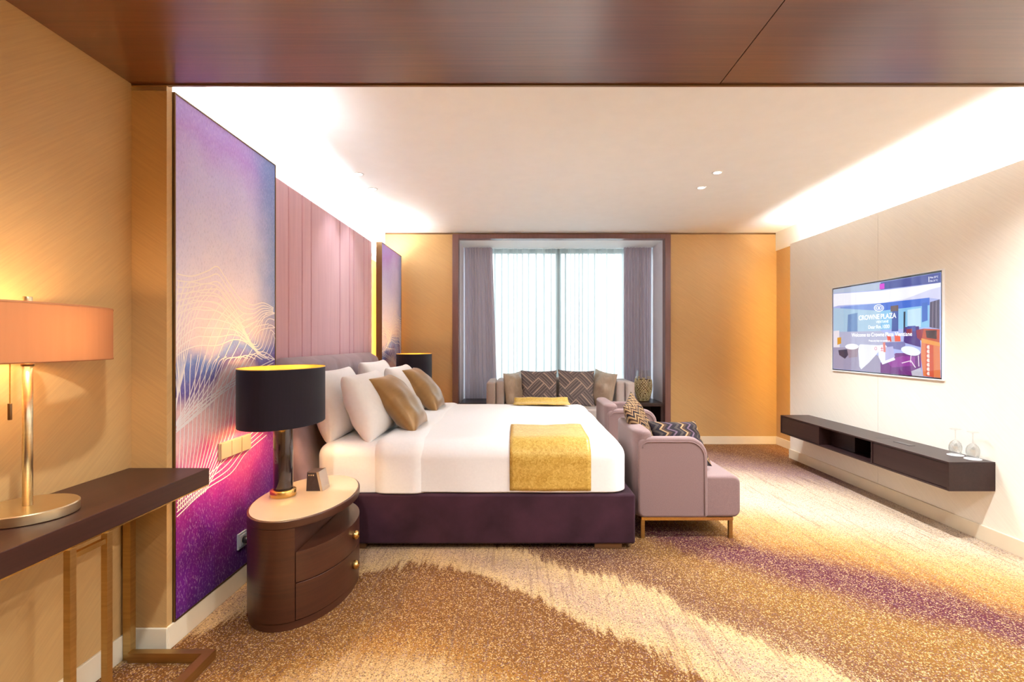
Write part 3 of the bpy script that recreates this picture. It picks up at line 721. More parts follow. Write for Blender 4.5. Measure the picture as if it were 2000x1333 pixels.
def night_lamp(loc, label):
    t = thing('table_lamp', label, 'lamp', loc, 0, 'dark shaded bedside lamps')
    obj('base', lathe(bmesh.new(), [(0.001, 0.0), (0.064, 0), (0.066, 0.003), (0.066, 0.034), (0.063, 0.037), (0.001, 0.037)], 40), M['brass'], t, True)
    auto_smooth(t.children[0] if t.children else bpy.data.objects[-1]) if False else None
    obj('column', prism(bmesh.new(), ell(0.050, 0.050, 40), 'z', 0.037, 0.375, bev=0.002), M['black_gloss'], t, True)
    obj('neck', lathe(bmesh.new(), [(0.050, 0.375), (0.050, 0.392), (0.018, 0.395), (0.012, 0.46), (0.001, 0.46)], 32), M['brass'], t, True)
    a, b, z0, z1 = 0.198, 0.295, 0.398, 0.700
    sh = obj('lamp_shade', lathe(bmesh.new(), [(1.0, z0), (1.0, z1)], 80, 0, 0, a, b), M['shade_dark'], t, True)
    obj('lining', lathe(bmesh.new(), [(0.985, z1-0.001), (0.985, z0+0.001)], 80, 0, 0, a, b), M['shade_gold'], sh, True)
    obj('rim', lathe(bmesh.new(), [(0.985, z1), (1.004, z1), (1.004, z1-0.004)], 80, 0, 0, a, b), M['shade_gold'], sh, True)
    obj('diffuser', prism(bmesh.new(), ell(a*0.975, b*0.975, 64), 'z', z1-0.040, z1-0.036), M['lamp_diff'], t, True)
    obj('finial', lathe(bmesh.new(), [(0.001, z1-0.022), (0.008, z1-0.024), (0.008, z1-0.036)], 16), M['bronze'], t, True)
    obj('bulb', lathe(bmesh.new(), [(0.012, 0.46), (0.03, 0.49), (0.034, 0.52), (0.024, 0.55), (0.001, 0.56)], 20), M['bulb'], t, True)
    light('bulb_light', 'POINT', (0, 0, 0.60), P_NIGHT, WARM, parent=t, shadow_soft_size=0.05)
    return t
M['lamp_diff'] = cloth_translucent('lamp_diffuser', (0.95, 0.88, 0.70), 0.25, 0.8)
M['bulb'] = emit('warm_bulb', (1.0, 0.75, 0.40), 6)
night_lamp((-1.285, 2.73, 0.5195), 'table lamp with dark oval shade on the oval nightstand by the console')
night_lamp((-1.225, 5.84, 0.5195), 'table lamp with dark oval shade beyond the bed near the window')
# bedside sign block
cb = thing('bedside_card_holder', 'small dark leather card holder with silver edge beside the bedside lamp', 'card holder', (-1.16, 2.86, 0.5195))
bm = prism(bmesh.new(), [(-0.035, 0.0), (0.045, 0.0), (0.022, 0.105), (-0.030, 0.105)], 'y', -0.05, 0.05, bev=0.002)
obj('leather_block', bm, M['leather'], cb)
obj('silver_edge', prism(bmesh.new(), [(0.0455, 0.0), (0.060, 0.0), (0.036, 0.108), (0.0225, 0.105)], 'y', -0.052, 0.052), M['silver'], cb)
for i in range(3): obj('printed_mark', BX(-0.022+i*0.012, -0.015+i*0.012, -0.0508, -0.0502, 0.085, 0.093), M['silver'], cb)

# switch plates and socket on the near mural
sw = thing('switch_plate', 'beige row of rocker switches on the violet mural', 'switch', (XA, 2.70, 0.84), 0)
y0, zc = px2panel(425, 903)[0], 0.795
y1 = px2panel(486, 895)[0]
sw.location = (XA+0.0006, (y0+y1)/2, 0.792)
hw = (y1-y0)/2
obj('back_plate', BX(0, 0.010, -hw, hw, -0.044, 0.044, bev=0.002), M['switch'], sw)
for i in range(3):
    a = -hw+0.004+i*(2*hw-0.008)/3
    obj('rocker', BX(0.010, 0.016, a+0.002, a+(2*hw-0.008)/3-0.002, -0.040, 0.040, bev=0.0015), M['switch'], sw)
so = thing('wall_socket', 'grey wall socket low on the violet mural with a black plug', 'socket', (XA+0.0006, 2.775, 0.262))
obj('face_plate', BX(0, 0.009, -0.043, 0.043, -0.043, 0.043, bev=0.002), M['socket'], so)
obj('inner_plate', BX(0.009, 0.013, -0.030, 0.030, -0.030, 0.030, bev=0.002), M['socket'], so)
pg = thing('power_plug', 'black plug with cord in the grey socket behind the nightstand', 'plug', (XA+0.0136, 2.78, 0.262))
bmp_ = lathe(bmesh.new(), [(0.001, 0.0), (0.019, 0), (0.020, 0.02), (0.012, 0.034), (0.001, 0.034)], 20)
bmesh.ops.rotate(bmp_, verts=bmp_.verts, cent=(0, 0, 0), matrix=Matrix.Rotation(PI/2, 3, 'Y'))
obj('plug_body', bmp_, M['black'], pg, True)
def tube(bm, pts, r, n=8):
    P = [Vector(p) for p in pts]; rings = []
    for i, p in enumerate(P):
        d = (P[min(i+1, len(P)-1)]-P[max(i-1, 0)]).normalized(); a = d.orthogonal().normalized(); b = d.cross(a)
        if rings:
            pa = rings[-1][1]; a = (pa-d*pa.dot(d)).normalized(); b = d.cross(a)
        rings.append(([bm.verts.new(p+a*r*math.cos(2*PI*k/n)+b*r*math.sin(2*PI*k/n)) for k in range(n)], a))
    for (A, _), (B, _) in zip(rings[:-1], rings[1:]):
        for k in range(n): bm.faces.new((A[k], A[(k+1) % n], B[(k+1) % n], B[k]))
    bm.faces.new(rings[0][0][::-1]); bm.faces.new(rings[-1][0]); return bm
obj('cord', tube(bmesh.new(), [(0.03, 0.0, 0.0), (0.038, 0.02, -0.01), (0.03, 0.05, -0.06), (0.02, 0.09, -0.15), (0.02, 0.14, -0.255)], 0.004), M['black'], pg, True)

# ---------------------------------------------------------------- console desk and its lamp
cd = thing('console_desk', 'dark wood console desk with slim brass legs along the tan wall', 'desk', (0, 0, 0))
DX0, DX1, DY0, DY1 = XLN+0.001, -1.35, 0.25, 2.185
obj('desk_top', BX(DX0, DX1, DY0, DY1, 0.737, 0.807, bev=0.002), M['desk_wood'], cd)
obj('brass_edge', BX(DX0, DX1-0.001, DY0, DY1-0.001, 0.732, 0.737), M['brass'], cd)
for y in (1.51, 1.645): obj('leg', BX(-1.362, -1.342, y-0.011, y+0.011, 0.0, 0.732), M['brass_dark'], cd)
obj('leg', BX(XLN+0.013, XLN+0.045, 2.135, 2.165, 0.0, 0.732), M['brass_dark'], cd)
obj('cross_bar', BX(-1.360, -1.344, 1.521, 1.634, 0.70, 0.716), M['brass'], cd)
obj('floor_bar', BX(XLN+0.045, -1.30, 2.118, 2.150, 0.0, 0.040), M['brass_dark'], cd)
obj('floor_bar', BX(-1.341, -1.30, 0.55, 2.118, 0.0, 0.040), M['brass_dark'], cd)
for y in (0.56, 0.695): obj('leg', BX(-1.362, -1.342, y-0.011, y+0.011, 0.0, 0.732), M['brass_dark'], cd)
dl = thing('desk_lamp', 'brass desk lamp with wide salmon drum shade on the console', 'lamp', (-1.553, 1.585, 0.807))
auto_smooth(obj('base', lathe(bmesh.new(), [(0.001, 0), (0.124, 0), (0.127, 0.003), (0.127, 0.030), (0.124, 0.033), (0.001, 0.033)], 56), M['champagne'], dl))
obj('stem', prism(bmesh.new(), ell(0.013, 0.013, 24), 'z', 0.033, 0.485), M['champagne'], dl, True)
obj('collar', prism(bmesh.new(), ell(0.016, 0.016, 24), 'z', 0.472, 0.482), M['bronze'], dl, True)
a_, b_ = 0.135, 0.29
sh = obj('lamp_shade', lathe(bmesh.new(), [(1.0, 0.486), (1.0, 0.668)], 80, 0, 0, a_, b_), M['lampshade'], dl, True)
obj('rim', lathe(bmesh.new(), [(0.99, 0.666), (1.006, 0.666), (1.006, 0.662)], 80, 0, 0, a_, b_), M['lampshade'], sh, True)
obj('rim', lathe(bmesh.new(), [(0.99, 0.486), (1.006, 0.486), (1.006, 0.490)], 80, 0, 0, a_, b_), M['lampshade'], sh, True)
obj('rod', prism(bmesh.new(), ell(0.007, 0.007, 16), 'z', 0.485, 0.675), M['champagne'], dl, True)
obj('finial', prism(bmesh.new(), ell(0.012, 0.012, 20), 'z', 0.668, 0.692, bev=0.002), M['champagne'], dl, True)
obj('bulb', lathe(bmesh.new(), [(0.012, 0.51), (0.028, 0.53), (0.032, 0.56), (0.02, 0.59), (0.001, 0.60)], 20, 0, 0.06), M['bulb'], dl, True)
pc = obj('pull_chain', tube(bmesh.new(), [(-0.005, -0.05, 0.55), (-0.005, -0.05, 0.36)], 0.0018, 6), M['brass'], dl)
obj('chain_weight', prism(bmesh.new(), ell(0.0055, 0.0055, 12, -0.005, -0.05), 'z', 0.31, 0.36, bev=0.001), M['bronze'], pc, True)
light('bulb_light', 'POINT', (0, 0.0, 0.575), P_DESK, WARM, parent=dl, shadow_soft_size=0.04)

# ---------------------------------------------------------------- armchairs at the foot of the bed
def round_outline(x0, x1, z0, z1, r, n=8):
    """r: radii for corners (x0,z0),(x1,z0),(x1,z1),(x0,z1)"""
    out = []
    for (cx, cz, sx, sz, a0), rr in zip(((x0, z0, 1, 1, PI), (x1, z0, -1, 1, 1.5*PI), (x1, z1, -1, -1, 0), (x0, z1, 1, -1, 0.5*PI)), r):
        if rr <= 0: out.append((cx, cz)); continue
        for k in range(n+1):
            a = a0+PI/2*k/n; out.append((cx+sx*rr+rr*math.cos(a), cz+sz*rr+rr*math.sin(a)))
    return out
def armchair(loc, label, w=0.68):
    t = thing('armchair', label, 'armchair', loc, 0, 'mauve armchairs at the foot of the bed')
    d = 0.73
    for y0, y1 in ((0, 0.085), (w-0.085, w)):
        ar = auto_smooth(obj('arm', prism(bmesh.new(), round_outline(0.02, 0.500, 0.150, 0.700, (0.05, 0.02, 0.13, 0.06)), 'y', y0, y1, bev=0.020, seg=4), M['mauve_linen'], t), 50)
        ol = round_outline(0.055, 0.475, 0.17, 0.672, (0.03, 0.01, 0.11, 0.04)); yy = y0-0.0015 if y0 == 0 else y1+0.0015
        c = [(x, yy, z) for x, z in ol if z > 0.2 or x > 0.3]
        c = [(x, yy, z) for x, z in ol[18:]]
        obj('piping', tube(bmesh.new(), [(0.475, yy, 0.17)]+c, 0.004, 6), M['mauve_linen'], ar, True)
    auto_smooth(obj('backrest', prism(bmesh.new(), [(p[1], p[0]) if False else p for p in [(0.0, 0.10), (0.008, 0.05), (0.03, 0.015), (0.075, 0.0), (0.12, 0.03), (0.125, 0.1), (0.125, w-0.1), (0.12, w-0.03), (0.075, w), (0.03, w-0.015), (0.008, w-0.05), (0.0, w-0.10)]], 'z', 0.150, 0.748, bev=0.03, seg=4), M['mauve_linen'], t), 60)
    auto_smooth(obj('seat', BX(0.10, d, 0.004, w-0.004, 0.150, 0.300, bev=0.03, seg=4), M['mauve_linen'], t), 50) if False else None
    st = auto_smooth(obj('seat', prism(bmesh.new(), round_outline(0.10, d, 0.150, 0.436, (0.01, 0.05, 0.055, 0.01)), 'y', 0.012, w-0.012, bev=0.022, seg=4), M['mauve_linen'], t), 50)
    obj('metal_base', BX(0.05, d-0.05, 0.02, w-0.02, 0.128, 0.150), M['brass'], t)
    for x in (0.05, d-0.075):
        for y in (0.03, w-0.055): obj('leg', BX(x, x+0.025, y, y+0.025, 0, 0.128), M['brass_dark'], t)
    return t
ac = armchair((0.787, 3.43, 0), 'mauve upholstered armchair with brass base nearest the camera at bed foot')
copy_tree(ac, None, (0.83, 4.86, 0), 0, 'mauve armchair beyond the first one, nearest the window sofa')
place_pillow('chevron_cushion', 'upright tan and brown chevron cushion leaning in the near armchair', 'cushion', (0.42, 0.44, 0.14), M['chev_a'], (0.925, 3.88, 0.72), (0.84, -0.38, 0.40), (-0.45, 0.0, 0.89), 'chevron cushions in the armchair', 7)
place_pillow('chevron_cushion', 'dark chevron cushion slumped behind the arm of the near armchair', 'cushion', (0.42, 0.36, 0.15), M['chev_b'], (1.165, 3.66, 0.615), (0.30, -0.80, 0.60), (-0.12, 0.5, 0.85), 'chevron cushions in the armchair', 8)

# ---------------------------------------------------------------- window sofa, side tables, curtains
sfa = thing('window_sofa', 'beige two seat sofa with square arms set in the window niche', 'sofa', (0, 0, 0))
SX0, SX1, SY0, SY1 = -0.43, 1.49, 6.42, 7.18
for a, b2 in ((SX0, SX0+0.115), (SX1-0.115, SX1)):
    auto_smooth(obj('arm', BX(a, b2, SY0+0.06, SY1, 0.10, 0.835, bev=0.03, seg=4), M['sofa'], sfa))
for a, b2 in ((SX0+0.120, SX0+0.225), (SX1-0.225, SX1-0.120)):
    auto_smooth(obj('arm_pad', BX(a, b2, SY0+0.10, SY1-0.02, 0.42, 0.845, bev=0.035, seg=4), M['sofa'], sfa))
auto_smooth(obj('backrest', BX(SX0+0.225, SX1-0.225, SY1-0.20, SY1, 0.30, 0.86, bev=0.05, seg=4), M['sofa'], sfa))
auto_smooth(obj('seat_frame', BX(SX0+0.115, SX1-0.115, SY0+0.03, SY1, 0.10, 0.33, bev=0.015), M['sofa'], sfa))
for a, b2 in ((SX0+0.12, 0.53), (0.53, SX1-0.12)):
    auto_smooth(obj('seat_cushion', BX(a, b2, SY0, SY1-0.15, 0.335, 0.49, bev=0.03, seg=4), M['sofa'], sfa))
for x in (SX0+0.05, SX1-0.05):
    for y in (SY0+0.12, SY1-0.06): obj('leg', BX(x-0.02, x+0.02, y-0.02, y+0.02, 0, 0.10), M['cab_wood'], sfa)
G3 = 'maze pattern cushions on the window sofa'
place_pillow('maze_cushion', 'grey maze pattern cushion left of the middle of the window sofa', 'cushion', (0.50, 0.50, 0.16), M['maze'], (0.262, 6.82, 0.725), (0, -0.96, 0.27), (0, 0.27, 0.96), G3, 9)
place_pillow('maze_cushion', 'grey maze pattern cushion right of the middle of the window sofa', 'cushion', (0.50, 0.50, 0.16), M['maze'], (0.765, 6.80, 0.728), (0, -0.96, 0.27), (0.03, 0.27, 0.96), G3, 10)
G4 = 'taupe satin cushions at the sofa arms'
place_pillow('taupe_cushion', 'taupe satin cushion turned sideways against the left sofa arm', 'cushion', (0.46, 0.48, 0.17), M['taupe_satin'], (-0.075, 6.76, 0.71), (0.86, -0.50, 0.12), (-0.12, 0.05, 0.98), G4, 11, wr=0.012)
place_pillow('taupe_cushion', 'taupe satin cushion tilted against the right sofa arm', 'cushion', (0.46, 0.50, 0.17), M['taupe_satin'], (1.115, 6.74, 0.715), (-0.86, -0.52, 0.15), (0.30, 0.05, 0.95), G4, 12, wr=0.012)
def side_table(x0, x1, label):
    t = thing('side_table', label, 'side table', ((x0+x1)/2, 6.94, 0), 0, 'dark wood tables either side of the sofa')
    w = (x1-x0)/2; d = 0.27
    obj('table_top', BX(-w, w, -d, d, 0.495, 0.54, bev=0.003), M['cab_wood'], t)
    for s in (-1, 1): obj('side_panel', BX(s*w-(0.04 if s > 0 else 0), s*w+(0.04 if s < 0 else 0), -d+0.004, d, 0, 0.495), M['cab_wood'], t)
    obj('back_panel', BX(-w+0.04, w-0.04, d-0.02, d, 0, 0.495), M['cab_wood'], t)
    obj('shelf', BX(-w+0.04, w-0.04, -d+0.02, d-0.02, 0.05, 0.08), M['cab_wood'], t)
    return t
side_table(1.505, 1.915, 'dark wood side table under the gold vase right of the sofa')
side_table(-0.80, -0.44, 'dark wood side table in the niche corner left of the sofa')
# vase with applied gold pebbles and a clear rim
vs = thing('vase', 'tall gold pebbled vase with clear glass rim on the side table', 'vase', (1.705, 6.93, 0.54))
def vr(z): return 0.068+0.048*math.sin(min(1, z/0.26)*PI*0.62)-0.018*max(0, (z-0.26)/0.16)
obj('glass_body', lathe(bmesh.new(), [(0.001, 0.0)]+[(vr(k*0.021)-0.004, k*0.021) for k in range(21)], 36), M['stemware'], vs, True)
obj('core', lathe(bmesh.new(), [(0.001, 0.002)]+[(vr(k*0.02)-0.006, 0.002+k*0.02) for k in range(16)]+[(0.001, 0.305)], 36), M['bronze'], vs, True)
bm = bmesh.new()
for r in range(17):
    z = 0.012+r*0.0195; R0 = vr(z)
    for k in range(20):
        if r > 13 and random.random() < (r-13)*0.22: continue
        a = 2*PI*(k+0.5*(r % 2))/20+random.uniform(-.05, .05)
        mt = Matrix.Translation((R0*math.cos(a), R0*math.sin(a), z)) @ Matrix.Rotation(a, 4, 'Z') @ Matrix.Diagonal((0.010, random.uniform(.014, .019), random.uniform(.009, .012), 1))
        bmesh.ops.create_icosphere(bm, subdivisions=1, radius=1, matrix=mt)
pb = obj('gold_pebbles', bm, M['hammered'], vs, True); pb['kind'] = 'stuff'

def curtain(x0, x1, y, z0, z1, folds, amp, seed, irregular=0.5, spread=0.0, sq=0):
    bm = bmesh.new(); r = np.random.default_rng(seed); n = int(folds*(40 if sq else 14)); ws = r.uniform(1-irregular, 1+irregular, folds); ws = np.r_[0, np.cumsum(ws)/ws.sum()]
    am = amp*r.uniform(0.6, 1.3, folds+1); zs = [z0, z0+(z1-z0)*.33, z0+(z1-z0)*.7, z1-0.08, z1]
    rows = []
    for zi, z in enumerate(zs):
        row = []
        for i in range(n+1):
            u = i/n; k = min(folds-1, int(np.searchsorted(ws, u, side='right')-1)); ph = (u-ws[k])/(ws[k+1]-ws[k])
            cw = math.cos(2*PI*ph); cw = math.tanh(sq*cw)/math.tanh(sq) if sq else cw
            yy = y+am[k]*(1-0.12*zi)*cw+(0.10 if sq else 0.25)*am[k]*math.sin(4*PI*ph+z)
            sp = 1+spread*(1-(z-z0)/(z1-z0))
            row.append(bm.verts.new((x0+(x1-x0)*u*sp+0.01*math.sin(2*PI*ph+1)*amp/0.05, yy, z)))
        rows.append(row)
    for a, b2 in zip(rows[:-1], rows[1:]):
        for i in range(n): bm.faces.new((a[i], a[i+1], b2[i+1], b2[i]))
    return bm
G5 = 'white sheer curtains in the window'
for x0, x1, sd, lb in ((NX0+0.10, 0.575, 21, 'white sheer curtain hanging over the left half of the window'), (0.555, NX1-0.12, 22, 'white sheer curtain hanging over the right half of the window')):
    tag(obj('sheer_curtain', curtain(x0, x1, 7.335, 0.02, NZ-0.002, 7, 0.026, sd, 0.45, 0, 3.0), M['sheer'], None, True), lb, 'curtain', G5)
G6 = 'mauve drapes at the window sides'
tag(obj('drape', curtain(NX0+0.008, -0.40, 7.245, 0.02, NZ-0.002, 9, 0.026, 23, 0.35, 0.22), M['drape'], None, True), 'mauve grey drape gathered at the left side of the window', 'curtain', G6)
tag(obj('drape', curtain(1.50, NX1-0.02, 7.245, 0.02, NZ-0.002, 9, 0.026, 24, 0.35), M['drape'], None, True), 'mauve grey drape gathered behind the gold vase', 'curtain', G6)

# ---------------------------------------------------------------- television and wall cabinet
tv = thing('television', 'wall mounted flat television showing a hotel lounge welcome screen', 'television', (XT-0.013, 4.395, 1.4825))
TW, TH = 0.655, 0.408
obj('housing', BX(0.0, 0.0125, -TW, TW, -TH, TH, bev=0.002), M['black'], tv)
for a in ((-0.004, 0.0125, -TW-0.009, TW+0.009, TH, TH+0.009), (-0.004, 0.0125, -TW-0.009, TW+0.009, -TH-0.009, -TH), (-0.004, 0.0125, -TW-0.009, -TW, -TH, TH), (-0.004, 0.0125, TW, TW+0.009, -TH, TH)):
    obj('frame_strip', BX(*a), M['white'], tv)
def zp(zx, zy):   # point of the lounge picture (coordinates of a 1386 x 1333 view of the set) on the screen plane
    px, py = 1600+zx/5.331, 510+zy/5.331
    s = (px-1015)/(XT-0.013); Y = F/s; Z = CZ+(668-py)/s
    return Y-4.395, Z-1.4825
pic = [  # colour, outline
 ((0.50, 0.55, 0.86), [(140, 280), (1270, 118), (1270, 1230), (140, 1125)]),
 ((0.10, 0.12, 0.42), [(640, 225), (1268, 120), (1268, 225), (640, 300)]),
 ((0.55, 0.62, 0.75), [(145, 290), (640, 225), (640, 300), (145, 340)]),
 ((0.75, 0.06, 0.72), [(630, 240), (680, 233), (680, 290), (630, 296)]),
 ((0.92, 0.92, 0.98), [(150, 345), (640, 310), (1000, 265), (1265, 225), (1265, 400), (1150, 380), (640, 440), (200, 465), (150, 480)]),
 ((0.72, 0.72, 0.90), [(700, 430), (900, 395), (1150, 300), (1265, 270), (1265, 400), (1150, 385)]),
 ((0.08, 0.22, 0.72), [(640, 440), (1150, 382), (1150, 460), (640, 520)]),
 ((0.30, 0.42, 0.78), [(220, 480), (640, 440), (640, 520), (220, 560)]),
 ((0.34, 0.62, 0.85), [(640, 520), (1150, 460), (1145, 690), (640, 720)]),
 ((0.50, 0.66, 0.80), [(150, 490), (640, 520), (640, 730), (150, 740)]),
 ((0.25, 0.38, 0.62), [(300, 560), (400, 540), (400, 780), (290, 790)]),
 ((0.62, 0.80, 0.92), [(920, 510), (1060, 490), (1060, 690), (920, 700)]),
 ((0.06, 0.20, 0.62), [(1070, 440), (1130, 430), (1130, 620), (1070, 640)]),
 ((0.20, 0.10, 0.09), [(745, 470), (825, 460), (825, 520), (745, 530)]),
 ((0.04, 0.10, 0.42), [(760, 525), (825, 520), (825, 730), (755, 735)]),
 ((0.03, 0.04, 0.10), [(880, 530), (900, 527), (895, 750), (878, 750)]),
 ((0.16, 0.12, 0.20), [(1155, 430), (1255, 400), (1255, 710), (1150, 690)]),
 ((0.30, 0.24, 0.32), [(1180, 425), (1192, 420), (1188, 700), (1175, 698)]),
 ((0.30, 0.24, 0.32), [(1215, 412), (1228, 408), (1225, 705), (1212, 702)]),
 ((0.13, 0.03, 0.30), [(890, 690), (1040, 680), (1060, 900), (880, 850)]),
 ((0.10, 0.12, 0.45), [(920, 680), (1005, 675), (1005, 730), (915, 735)]),
 ((0.40, 0.02, 0.08), [(910, 712), (970, 705), (970, 760), (910, 765)]),
 ((0.42, 0.04, 0.10), [(1010, 720), (1090, 705), (1130, 790), (1060, 830), (1020, 800)]),
 ((0.62, 0.12, 0.02), [(1090, 705), (1258, 712), (1255, 860), (1070, 810)]),
 ((0.12, 0.02, 0.02), [(1110, 725), (1225, 722), (1225, 815), (1120, 800)]),
 ((0.85, 0.42, 0.08), [(1065, 805), (1258, 850), (1262, 900), (1065, 850)]),
 ((0.80, 0.30, 0.12), [(1065, 850), (1258, 890), (1266, 1225), (1085, 1200), (1060, 1000)]),
 ((0.72, 0.16, 0.08), [(1110, 862), (1190, 880), (1195, 1215), (1115, 1200)]),
 ((0.55, 0.55, 0.70), [(150, 740), (640, 730), (880, 850), (860, 900), (150, 900)]),
 ((0.28, 0.26, 0.52), [(690, 850), (890, 840), (900, 880), (860, 930), (690, 900)]),
 ((0.80, 0.10, 0.02), [(705, 780), (745, 775), (755, 840), (715, 840)]),
 ((0.85, 0.14, 0.02), [(785, 778), (845, 772), (850, 838), (790, 840)]),
 ((0.85, 0.80, 0.85), [(150, 730), (210, 725), (215, 900), (150, 930)]),
 ((0.75, 0.42, 0.05), [(190, 800), (230, 795), (230, 860), (190, 875)]),
 ((0.26, 0.03, 0.30), [(640, 1060), (800, 960), (1060, 960), (1070, 1205), (640, 1165)]),
 ((0.40, 0.05, 0.42), [(700, 1040), (860, 990), (1000, 1000), (1000, 1090), (760, 1110)]),
 ((0.46, 0.42, 0.55), [(150, 900), (440, 900), (640, 1000), (640, 1165), (150, 1120)]),
 ((0.10, 0.08, 0.14), [(200, 930), (290, 920), (320, 960), (270, 1020), (210, 980)]),
 ((0.86, 0.86, 0.94), [(405, 890), (430, 868), (640, 880), (610, 960), (520, 1060), (440, 1130), (420, 1100)]),
 ((0.90, 0.90, 0.97), [(615, 880), (690, 870), (690, 1040), (780, 1000), (795, 1030), (660, 1080), (620, 1000)]),
 ((0.58, 0.56, 0.80), [(690, 900), (770, 890), (790, 1000), (690, 1040)]),
 ((0.78, 0.28, 0.24), [(665, 850), (690, 845), (695, 950), (672, 950)]),
 ((0.45, 0.35, 0.42), [(285, 890), (415, 885), (400, 1000), (310, 1010)]),
 ((0.62, 0.60, 0.68), [(960, 1150), (1060, 1110), (1080, 1205), (970, 1195)]),
]
def ellz(cx, cy, rx, ry, n=28, tilt=0.0): return [(cx+rx*math.cos(2*PI*i/n), cy+ry*math.sin(2*PI*i/n)+tilt*rx*math.cos(2*PI*i/n)) for i in range(n)]
pic.append(((0.95, 0.94, 0.97), ellz(342, 893, 70, 30)))
pic.append(((0.86, 0.92, 0.97), ellz(955, 938, 100, 46, tilt=0.18)))
for a in ([(955, 985), (962, 985), (955, 1060), (948, 1060)], [(860, 1060), (960, 1035), (1010, 1110), (1000, 1112), (955, 1045), (865, 1068)], [(1030, 985), (1040, 985), (1045, 1100), (1036, 1100)]):
    pic.append(((0.90, 0.82, 0.88), a))
for i in range(7):
    y = 880+i*46; pic.append(((0.95, 0.80, 0.75), [(1130, y), (1150, y-2), (1138, y+18), (1152, y+38), (1132, y+36), (1122, y+18)]))
sc_mats = {}
def scr(c):
    k = tuple(round(v, 2) for v in c)
    if k not in sc_mats: sc_mats[k] = emit('screen_colour', tuple(v**1.35 for v in k), 0.42)
    return sc_mats[k]
sp = bmesh.new(); sm = []
for li, (c, pts) in enumerate(pic):
    mm = scr(c)
    if mm not in sm: sm.append(mm)
    Xq = -0.0006-li*0.00003
    vsx = []
    for p in pts:
        yy, zz = zp(*p); vsx.append(sp.verts.new((Xq, max(-TW+0.008, min(TW-0.008, yy)), max(-TH+0.010, min(TH-0.010, zz)))))
    f = sp.faces.new(vsx); f.material_index = sm.index(mm)
bmesh.ops.triangulate(sp, faces=sp.faces)
pcx = obj('screen_picture', sp, sm, tv)
M['screen_white'] = emit('screen_white', (0.98, 0.98, 1.0), 0.6)
M['screen_red'] = emit('screen_red', (0.75, 0.05, 0.08), 0.45)
dg = None
def font_mesh(name, body, bold):
    cu = bpy.data.curves.new(name, 'FONT'); cu.body = body; cu.size = 0.1; cu.offset = bold
    tmp = bpy.data.objects.new(name+'_tmp', cu); COL.objects.link(tmp); bpy.context.view_layer.update()
    me = bpy.data.meshes.new_from_object(tmp.evaluated_get(bpy.context.evaluated_depsgraph_get()))
    bpy.data.objects.remove(tmp); return me
def screen_text(name, body, zx, zy, width_px, m=None, bold=0.0):
    """one line of screen lettering, each word a part"""
    words, x = [], 0.0
    for w in body.split(' '):
        me = font_mesh(name, w, bold); xs = [v.co.x for v in me.vertices]
        words.append((me, x-min(xs))); x += max(xs)-min(xs)+0.03
    wd = x-0.03; ya, _ = zp(zx-width_px/2, zy); yb, _ = zp(zx+width_px/2, zy); k = abs(yb-ya)/wd
    cy, cz = (ya+yb)/2, zp(zx, zy)[1]
    for me, dx in words:
        for v in me.vertices: v.co = Vector((-0.0026, cy-(v.co.x+dx-wd/2)*k, cz+(v.co.y-0.035)*k))
        me.materials.clear(); me.materials.append(m or M['screen_white'])
        o = bpy.data.objects.new(name, me); COL.objects.link(o); o.parent = tv
screen_text('screen_word', 'CROWNE PLAZA', 610, 580, 390, bold=0.001)
screen_text('screen_word', 'VIENTIANE', 660, 632, 130)
screen_text('screen_word', 'Dear Rm, 1000', 625, 685, 220)
screen_text('screen_word', 'Welcome to Crowne Plaza Vientiane', 655, 765, 630, bold=0.0006)
screen_text('screen_word', 'Press any key to continue', 630, 830, 220)
screen_text('screen_word', 'O', 592, 912, 26, M['screen_red'])
screen_text('screen_word', '±', 655, 912, 26, M['screen_red'])
screen_text('screen_word', 'Max 33°C', 1200, 168, 84)
screen_text('screen_word', 'Min 21°C', 1198, 205, 80)
bm = bmesh.new()
for rx, ry, cx in ((52, 36, 625), (22, 17, 612), (22, 17, 640)):
    o1 = [zp(*p) for p in ellz(cx, 490, rx, ry, 32)]; o2 = [zp(*p) for p in ellz(cx, 490, rx-7, ry-6, 32)]
    A = [bm.verts.new((-0.0026, *p)) for p in o1]; B = [bm.verts.new((-0.0026, *p)) for p in o2]
    for i in range(32): bm.faces.new((A[i], A[(i+1) % 32], B[(i+1) % 32], B[i]))
obj('screen_emblem', bm, M['screen_white'], tv)
obj('screen_gauge', BX(-0.0028, -0.0024, zp(1146, 200)[0]-0.002, zp(1146, 200)[0]+0.002, zp(1146, 220)[1], zp(1146, 165)[1]), M['screen_white'], tv)
bm = bmesh.new(); bm.faces.new([bm.verts.new((-0.0045, a, b2)) for a, b2 in ((-TW+0.001, -TH+0.001), (-TW+0.001, TH-0.001), (TW-0.001, TH-0.001), (TW-0.001, -TH+0.001))])
obj('screen_glass', bm, M['screen_glass'], tv)

